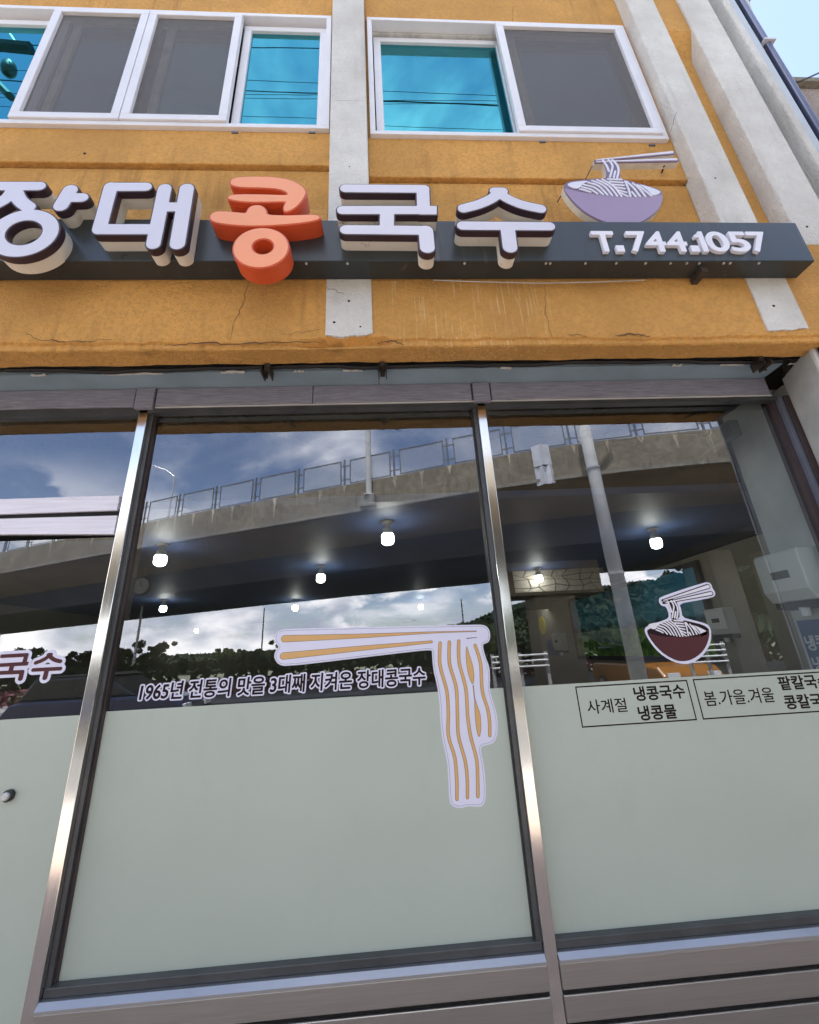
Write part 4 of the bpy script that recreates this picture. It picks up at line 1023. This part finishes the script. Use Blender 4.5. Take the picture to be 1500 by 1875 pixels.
for i in idx:
    for nm, me in (('railing_frame', rp_me), ('railing_infill', inf_me), ('railing_post', pm_me)):
        o = link(nm, me, OV); place(o, i, 0.0, 7.5)
# lime streaks on the parapet
for s_x in np.arange(-16, 12, 1.0):
    for _ in range(2):
        i = frame_at(s_x+random.uniform(-.5, .5)); h = random.uniform(.25, .95); ww = random.uniform(.03, .12); n = 8
        pts = [(-ww, 0), (ww, 0)]+[(ww*(1-k/n)*random.uniform(.4, 1.1), -h*k/n) for k in range(1, n+1)]+[(-ww*(k/n)*random.uniform(.3, 1.0), -h*(1-k/n)) for k in range(n)]
        o = MB().prism(pts, 'y', .0165, .0215).build('lime_streak', STAIN, OV); place(o, i, 0.0, 7.5)
# bulge block carrying the light pole, expansion cover
i = frame_at(-0.35); o = MB().box(-.30, .30, 0.0, .30, 6.45, 6.85).build('pole_bracket', CONC, OV); place(o, i, 0, 0)
i = frame_at(4.55)
ex = MB()
pf = [(-.28, .0), (-.2, .05), (-.08, .10), (0, .16), (.08, .10), (.2, .05), (.28, .0)]
ex.prism(pf+[(x*.98, y-.012) for x, y in pf[::-1]], 'z', 6.9, 7.62)
pf = [(-.28, .0), (-.15, .03), (-.05, .14), (.06, .05), (.2, .10), (.28, .0)]
ex.prism(pf+[(x*.98, y-.012) for x, y in pf[::-1]], 'z', 6.25, 6.88)
for k in range(5):
    for sx_ in (-.29, .27): ex.box(sx_, sx_+.02, -.01, .03, 6.3+k*.3, 6.33+k*.3)
for v in range(len(ex.v)): ex.v[v] = (ex.v[v][0], .02+ex.v[v][1], ex.v[v][2])
o = ex.build('joint_cover', plain('white_sheet_metal', (.72, .72, .74), .4, .2), OV); place(o, i, 0, 0)
a_, b_ = refl(934, 1098, -15.5), refl(1104, 1076, -15.5)
MB().box(a_[0], b_[0], -17.5, -15.5, (a_[2]+b_[2])/2, 5.3).box((a_[0]+b_[0])/2-.9, (a_[0]+b_[0])/2+.9, -17.2, -15.8, -.1, (a_[2]+b_[2])/2).build('sky_block_pier', CONCD, OV)  # added pier, hides the reflected sky so the stone bulkhead shows
for x, y, wx in ((14.35, -15.2, .55), (17.6, -14.6, .9), (-34, -34, 1.1), (31, -15, 1.1)):
    MB().box(x-wx, x+wx, y-1.2, y+.6, -.1, 5.2).build('bridge_pier', CONC, OV, bevel=.06)
# lamp posts
def lamp_post(name, label, x, y, z0, z1, r, arm=None, mat=GALV, cat='street lamp', group=None):
    t = thing(name, label, cat, group, loc=(x, y, z0))
    MB().tube([(0, 0, 0), (0, 0, z1-z0)], r, 8, r*.62).build('pole', mat, t)
    MB().box(-r*1.6, r*1.6, -r*1.6, r*1.6, 0, .04).build('base_plate', mat, t)
    if arm:
        ax, az = arm; MB().tube([(0, 0, z1-z0-.05), (ax*.3, 0, z1-z0+az*.55), (ax*.7, 0, z1-z0+az*.95), (ax, 0, z1-z0+az)], r*.5, 6).build('arm', mat, t)
        MB().box(ax-.3 if ax < 0 else ax, ax if ax < 0 else ax+.3, -.08, .08, z1-z0+az-.06, z1-z0+az+.04).build('lamp_head', mat, t)
i = frame_at(-0.30); lamp_post('bridge_lamp_post', 'tall grey lamp pole rising from the parapet block of the overpass', E_[i, 0], E_[i, 1]+.16, 6.85, 15.5, .11, (-2, .5), POLEC)
q = refl(306, 962, -21.0); lamp_post('bridge_lamp_post', 'distant overpass lamp with an arm reaching left beside the left mullion', q[0], -21.0, 6.9, refl(312, 872, -21.0)[2], .07, (-1.9, .75), GALV)
q = refl(728, 1200, -48.); lamp_post('street_lamp', 'small curved arm street lamp above the chopsticks decal', q[0], -48., -.1, refl(730, 1150, -48.)[2], .07, (2.0, .8), GALV)
q = refl(240, 1240, -24.); lamp_post('street_lamp', 'pale thin pole beside the tree at the left of the middle window', q[0], -24., -.1, 5.4, .09, None, POLEC)
for k, (x_, lb) in enumerate(((481, 'dark thin pole left of the chopsticks decal under the overpass'), (850, 'dark thin pole above the right end of the chopsticks decal'))):
    q = refl(x_, 1160, -27.5); lamp_post('dark_pole', lb, q[0], -27.5, -.1, 5.0, .06, None, BLACKP, 'pole')
# pale utility pole near the kerb
q0, q1 = refl(1170, 1240, -7.9), refl(1075, 780, -7.9)
UP_ = thing('utility_pole', 'pale concrete utility pole standing before the overpass in the right window', 'utility pole', loc=(q0[0], -7.9, -.1))
MB().tube([(0, 0, 0), (0, 0, 12.0)], .19, 16, .13).build('pole_shaft', POLEC, UP_, smooth=True)
for z in (3.2, 6.1): MB().lathe([(.186, 0), (.186, .05)], (0, 0, z), 16).build('band', GALV, UP_)
MB().tube([(-.9, 0, 11.2), (.9, 0, 11.2)], .05, 6).build('crossarm', GALV, UP_)
# pole, insulators and wires over the pavement
UW = thing('utility_pole', 'utility pole with lamp arm and round insulator mirrored in the leftmost blue pane', 'utility pole', loc=(-5.4, -2.7, 0))
MB().tube([(0, 0, 0), (0, 0, 10.6)], .15, 14, .11).build('pole_shaft', POLEC, UW, smooth=True)
def uv(px, py, Y):
    m_ = at(px, py, 2*(-0.22)-Y); return Vector((m_[0]+5.4, Y+2.7, m_[2]))
YU = -2.6
MB().tube([uv(-150, 85, YU), uv(0, 84, YU), uv(40, 88, YU), uv(58, 90, YU)], .085, 8).build('crossarm', WIRE, UW)
MB().tube([uv(-60, 20, YU), uv(0, 51, YU), uv(15, 58, YU), uv(30, 80, YU)], .025, 8).build('lamp_arm', GALV, UW)
b0 = uv(18, 128, YU); MB().lathe([(.02, -.16), (.07, -.13), (.095, -.05), (.095, .04), (.07, .12), (.03, .15)], tuple(b0), 14).build('insulator', BLACKP, UW, smooth=True)
MB().tube([uv(-30, 128, YU), uv(20, 178, YU)], .06, 8).build('brace', WIRE, UW)
for k, ((xa1, ya1), (xb1, yb1)) in enumerate((((440, 90), (580, 86)), ((440, 149), (580, 156)), ((430, 176), (580, 165)), ((430, 168), (580, 192)), ((430, 214), (580, 222)), ((720, 184), (905, 176)), ((0, 150), (50, 165)))):
    Yw = -2.45-.12*k
    a, b = at(xa1, ya1, 2*(-0.22)-Yw), at(xb1, yb1, 2*(-0.22)-Yw)
    sl_ = max(-.03, min(.03, (b[2]-a[2])/(b[0]-a[0])))
    pts = [(x, Yw, a[2]+sl_*(x-a[0])+.0006*(x*x)) for x in np.linspace(-20, 20, 17)]
    tag(MB().tube(pts, .004 if k % 3 else .0065, 6).build('power_line', WIRE), '%s overhead power line mirrored in the blue upstairs panes' % ('topmost', 'upper middle', 'middle steep', 'crossing', 'lowest', 'flat right pane', 'left pane')[k], 'cable', 'power lines along the street')
# pedestrian railing, white
for pxa, pxb, lb in ((903, 1006, 'white pedestrian railing mirrored beside the right mullion'), (1268, 1332, 'short white pedestrian railing mirrored right of the small bowl decal')):
    qa, qb = refl(pxa, 1220, -7.3), refl(pxb, 1218 if pxa < 1000 else 1198, -7.3)
    WR = thing('white_railing', lb, 'railing', 'white railings beyond the road')
    n_ = 3 if pxa < 1000 else 4
    for k in range(n_):
        MB().tube([(qa[0], -7.3, 1.32-.115*k), (qb[0], -7.3, 1.32-.115*k)], .019, 8).build('rail', RAILW, WR)
    for xx in (qa[0]+.02, (qa[0]+qb[0])/2, qb[0]-.02):
        MB().box(xx-.035, xx+.035, -7.36, -7.325, -.12, 1.38).build('rail_post', KERBM, WR)
# stone faced abutment & hedges
hb = MB(); rs = np.random.RandomState(5)
def leaves(n, fn, size, mat, name, kind=None, par=None):
    c = np.array([fn(rs) for _ in range(n)]); v = np.empty((n, 4, 3))
    a = rs.normal(size=(n, 3)); a /= np.linalg.norm(a, axis=1)[:, None]; b = np.cross(a, rs.normal(size=(n, 3))); b /= np.linalg.norm(b, axis=1)[:, None]
    s = size*rs.uniform(.5, 1.3, (n, 1))
    v[:, 0] = c-a*s-b*s*.6; v[:, 1] = c+a*s-b*s*.6; v[:, 2] = c+a*s*.8+b*s*.6; v[:, 3] = c-a*s*.7+b*s*.7
    me = bpy.data.meshes.new(name); me.from_pydata(v.reshape(-1, 3).tolist(), [], [(4*i, 4*i+1, 4*i+2, 4*i+3) for i in range(n)]); me.materials.append(mat)
    o = link(name, me, par)
    if kind: o['kind'] = kind
    return o
leaves(5000, lambda r: (r.uniform(-60, 30), -19.5+r.normal()*.35, r.uniform(.1, .75)), .12, PINK, 'azalea_hedge', 'stuff')
leaves(6000, lambda r: (r.uniform(-70, 40), -24+r.normal()*.8, r.uniform(.0, 1.6)), .22, LEAFD, 'hedge', 'stuff')
# trees
def tree_meshes(seed, h, w_):
    global rs
    rs = np.random.RandomState(seed)
    cl = [(rs.normal()*w_*.45, rs.normal()*w_*.45, h*rs.uniform(.42, .98), rs.uniform(.10, .27)*w_) for _ in range(34)]
    def fn(r):
        c = cl[r.randint(len(cl))]; d = r.normal(size=3); d /= np.linalg.norm(d); rr = c[3]*r.uniform(.5, 1.1)
        return (c[0]+d[0]*rr, c[1]+d[1]*rr, max(h*.25, c[2]+d[2]*rr*.75))
    o = leaves(4200, fn, .14*w_/2.2, LEAF if seed % 2 else LEAFD, 'crown'); cm = o.data; bpy.data.objects.remove(o)
    mb = MB().tube([(0, 0, 0), (.05, 0, h*.3), (-.05, .05, h*.75)], .05*h**.7, 8, .02*h**.6)
    for c in cl[:7]: mb.tube([(0, 0, h*.35), (c[0]*.6, c[1]*.6, c[2]*.85), c[:3]], .03*h**.6, 5, .008)
    o = mb.build('trunk', BARK); tm = o.data; bpy.data.objects.remove(o)
    return cm, tm
TM = [tree_meshes(11, 5.0, 2.1), tree_meshes(12, 4.2, 2.4), tree_meshes(13, 6.0, 2.6)]
def tree(kind, x, y, s, label):
    t = thing('broadleaf_tree', label, 'tree', 'trees beyond the road', loc=(x, y, -.1)); t.scale = (s, s, s); t.rotation_euler.z = random.uniform(0, 6)
    link('crown', TM[kind][0], t); link('trunk', TM[kind][1], t)
for px, py, Y, kd, lb in ((225, 1190, -34., 0, 'slender tree at the far left edge of the middle window behind the pale pole'), (285, 1186, -36., 2, 'rounded tree right of the pale pole in the middle window'),
                          (455, 1192, -40., 1, 'tree behind the dark pole left of the chopsticks decal'), (415, 1208, -44., 0, 'low tree between the white houses and the dark pole'),
                          (520, 1205, -46., 2, 'tree peeking out below the chopsticks decal'), (165, 1195, -40., 1, 'tree behind the door lettering'), (640, 1196, -50., 0, 'tree mostly hidden by the chopsticks decal'),
                          (740, 1188, -46., 1, 'tree beneath the reflected curved street lamp'), (60, 1190, -44., 2, 'tree at the far left of the door glass'), (890, 1160, -44., 2, 'tree by the right mullion in the middle window')):
    q = refl(px, py, Y); tree(kd, q[0], Y, max(.6, (q[2]+.1)/(5.0, 4.2, 6.0)[kd]*1.02), lb)
GT = refl(1370, 1100, -30.); tree(1, GT[0], -30., 2.0, 'sunlit bright green tree seen between the bridge piers')
# wooded hill
hx = [-160, -90, -47, -27, -2, 20, 30, 42, 50, 66, 90, 140, 260]; hz = [1.2, 1.6, 1.9, 1.8, 3.0, 6.4, 9.8, 11.8, 13.2, 14.6, 16, 16, 10]
mb = MB(); nx2, ny2 = 120, 16; v = []
for j in range(ny2+1):
    for i in range(nx2+1):
        x = -160+420*i/nx2; t = j/ny2; y = -74-70*t; H = np.interp(x, hx, hz)*math.sin(math.pi*min(1, .08+t*.9))**.6
        v.append((x, y, -.2+H*(1 if t > .02 else .0)+rs.uniform(-.3, .3)*(t > .02)))
f = [(j*(nx2+1)+i, j*(nx2+1)+i+1, (j+1)*(nx2+1)+i+1, (j+1)*(nx2+1)+i) for j in range(ny2) for i in range(nx2)]
tag(mb.add(v, f).build('hill', LEAFD), kind='structure')
def hillpt(r):
    x = r.uniform(-150, 200); t = r.uniform(0, .6); H = np.interp(x, hx, hz)*math.sin(math.pi*min(1, .08+t*.9))**.6
    return (x, -74-70*t, -.2+H+r.uniform(.0, 2.0))
leaves(60000, hillpt, .5, LEAFD, 'forest', 'stuff')
# white houses in the distance
for k, (px, py, wd) in enumerate(((338, 1212, 7.), (372, 1220, 5.), (318, 1218, 4.))):
    q = refl(px, py, -95.)
    hs = thing('apartment_house', ('tallest white apartment house on the skyline', 'lower pale apartment house right of the tallest', 'lowest pale apartment house left of the tallest')[k], 'building', 'houses on the skyline', loc=(q[0], -95., -.1))
    h = q[2]+.1
    MB().box(-wd/2, wd/2, -4, 4, 0, h).build('walls', plain('white_house_wall', (.62, .62, .60), .8), hs)
    MB().box(-wd/2-.2, wd/2+.2, -4.2, 4.2, h, h+.25).build('roof', CONC, hs)
    for a in range(3):
        for b in range(max(1, int(h//2.6))): boxo('window', BLACKP, hs, -wd/2+.6+a*wd/3, -wd/2+1.6+a*wd/3, 4.0, 4.03, 1+b*2.6, 2.2+b*2.6)
# parked cars
def car(label, x, y, col, flip=1):
    t = thing('parked_car', label, 'car', 'cars parked on the far side of the road', loc=(x, y, -.12))
    prof = [(-1.95, .35), (-1.98, .75), (-1.85, .95), (-1.55, 1.0), (.75, 1.0), (1.75, .92), (1.98, .72), (2.0, .38)]
    MB().prism(prof, 'y', -.82, .82).build('body', col, t, bevel=.06)
    MB().prism([(-1.75, 1.0), (-1.45, 1.48), (.05, 1.50), (.85, 1.0)], 'y', -.72, .72).build('cabin', plain('car_window_black', (.015, .016, .018), .1), t, bevel=.05)
    MB().prism([(-1.5, 1.49), (-1.4, 1.53), (0.0, 1.55), (.15, 1.49)], 'y', -.68, .68).build('roof', BLACKP, t, bevel=.02)
    for sx_ in (-1.25, 1.28):
        for sy in (-.78, .78):
            wv = MB().lathe([(.31, -.1), (.31, .1)], (sx_, sy, .31), 18, 'y').build('wheel', BLACKP, t)
            MB().lathe([(.19, -.105), (.19, .105)], (sx_, sy, .31), 14, 'y').build('rim', GALV, wv)
    for sy in (-.55, .55): boxo('headlight', RAILW, t, 1.93, 2.0, sy-.16, sy+.16, .66, .78)
    t.rotation_euler.z = 0 if flip > 0 else math.pi/2
q = refl(1190, 1240, -10.9); car('orange car with black roof mirrored under the small bowl decal', q[0], -10.9, plain('car_orange', (.26, .10, .012), .3), -1)
q = refl(255, 1262, -9.3); car('dark blue car mirrored at the left end of the slogan lettering', q[0]-.5, -9.3, plain('car_navy', (.02, .025, .05), .2), 1)

# =================================================================== NEIGHBOUR AND DOWNPIPE ON THE RIGHT
DP = thing('downpipe', 'dark blue vertical drainpipe at the right corner of the building', 'pipe')
MB().tube([(2.925, -.315, 0.0), (2.925, -.315, 7.3)], .023, 12).build('pipe_run', plain('navy_pipe', (.035, .045, .10), .35), DP, smooth=True)
for z in (4.35, 5.6): MB().box(2.88, 2.965, -.35, -.24, z, z+.02).build('pipe_clip', GALV, DP)
NB = thing('neighbour_building', 'low neighbouring building with pale cement wall at the right edge', 'building')
q = at(1440, 160, -.15)
boxo('wall', stucco('pinkish_render', (.50, .42, .38), (.25, .2, .18), .5), NB, 2.96, 7.5, -.15, .19, 0, q[2], bevel=.01)
boxo('rear_wing', CONC, NB, 3.62, 7.5, .192, 8, 0, q[2]-.05)
boxo('roof_coping', CONC, NB, 2.95, 7.6, -.19, .2, q[2]+.002, q[2]+.05)
q2, q3 = at(1392, 112, -.25), at(1352, 8, -.25)
MB().tube([(q3[0]-.02, -.25, 7.4), (q3[0], -.25, q3[2]), (q2[0]+.03, -.25, q2[2]+.35), (q2[0]+.01, -.25, q2[2])], .060, 12).build('vent_pipe', CEMENT, NB, smooth=True)
wa, wb = at(1440, 158, -.19), at(1500, 132, -.19)
MB().tube([tuple(wa), tuple((wa+wb)/2-np.array([0, 0, .01])), tuple(wb+(wb-wa)*2)], .006, 6).build('wire', WIRE, NB)
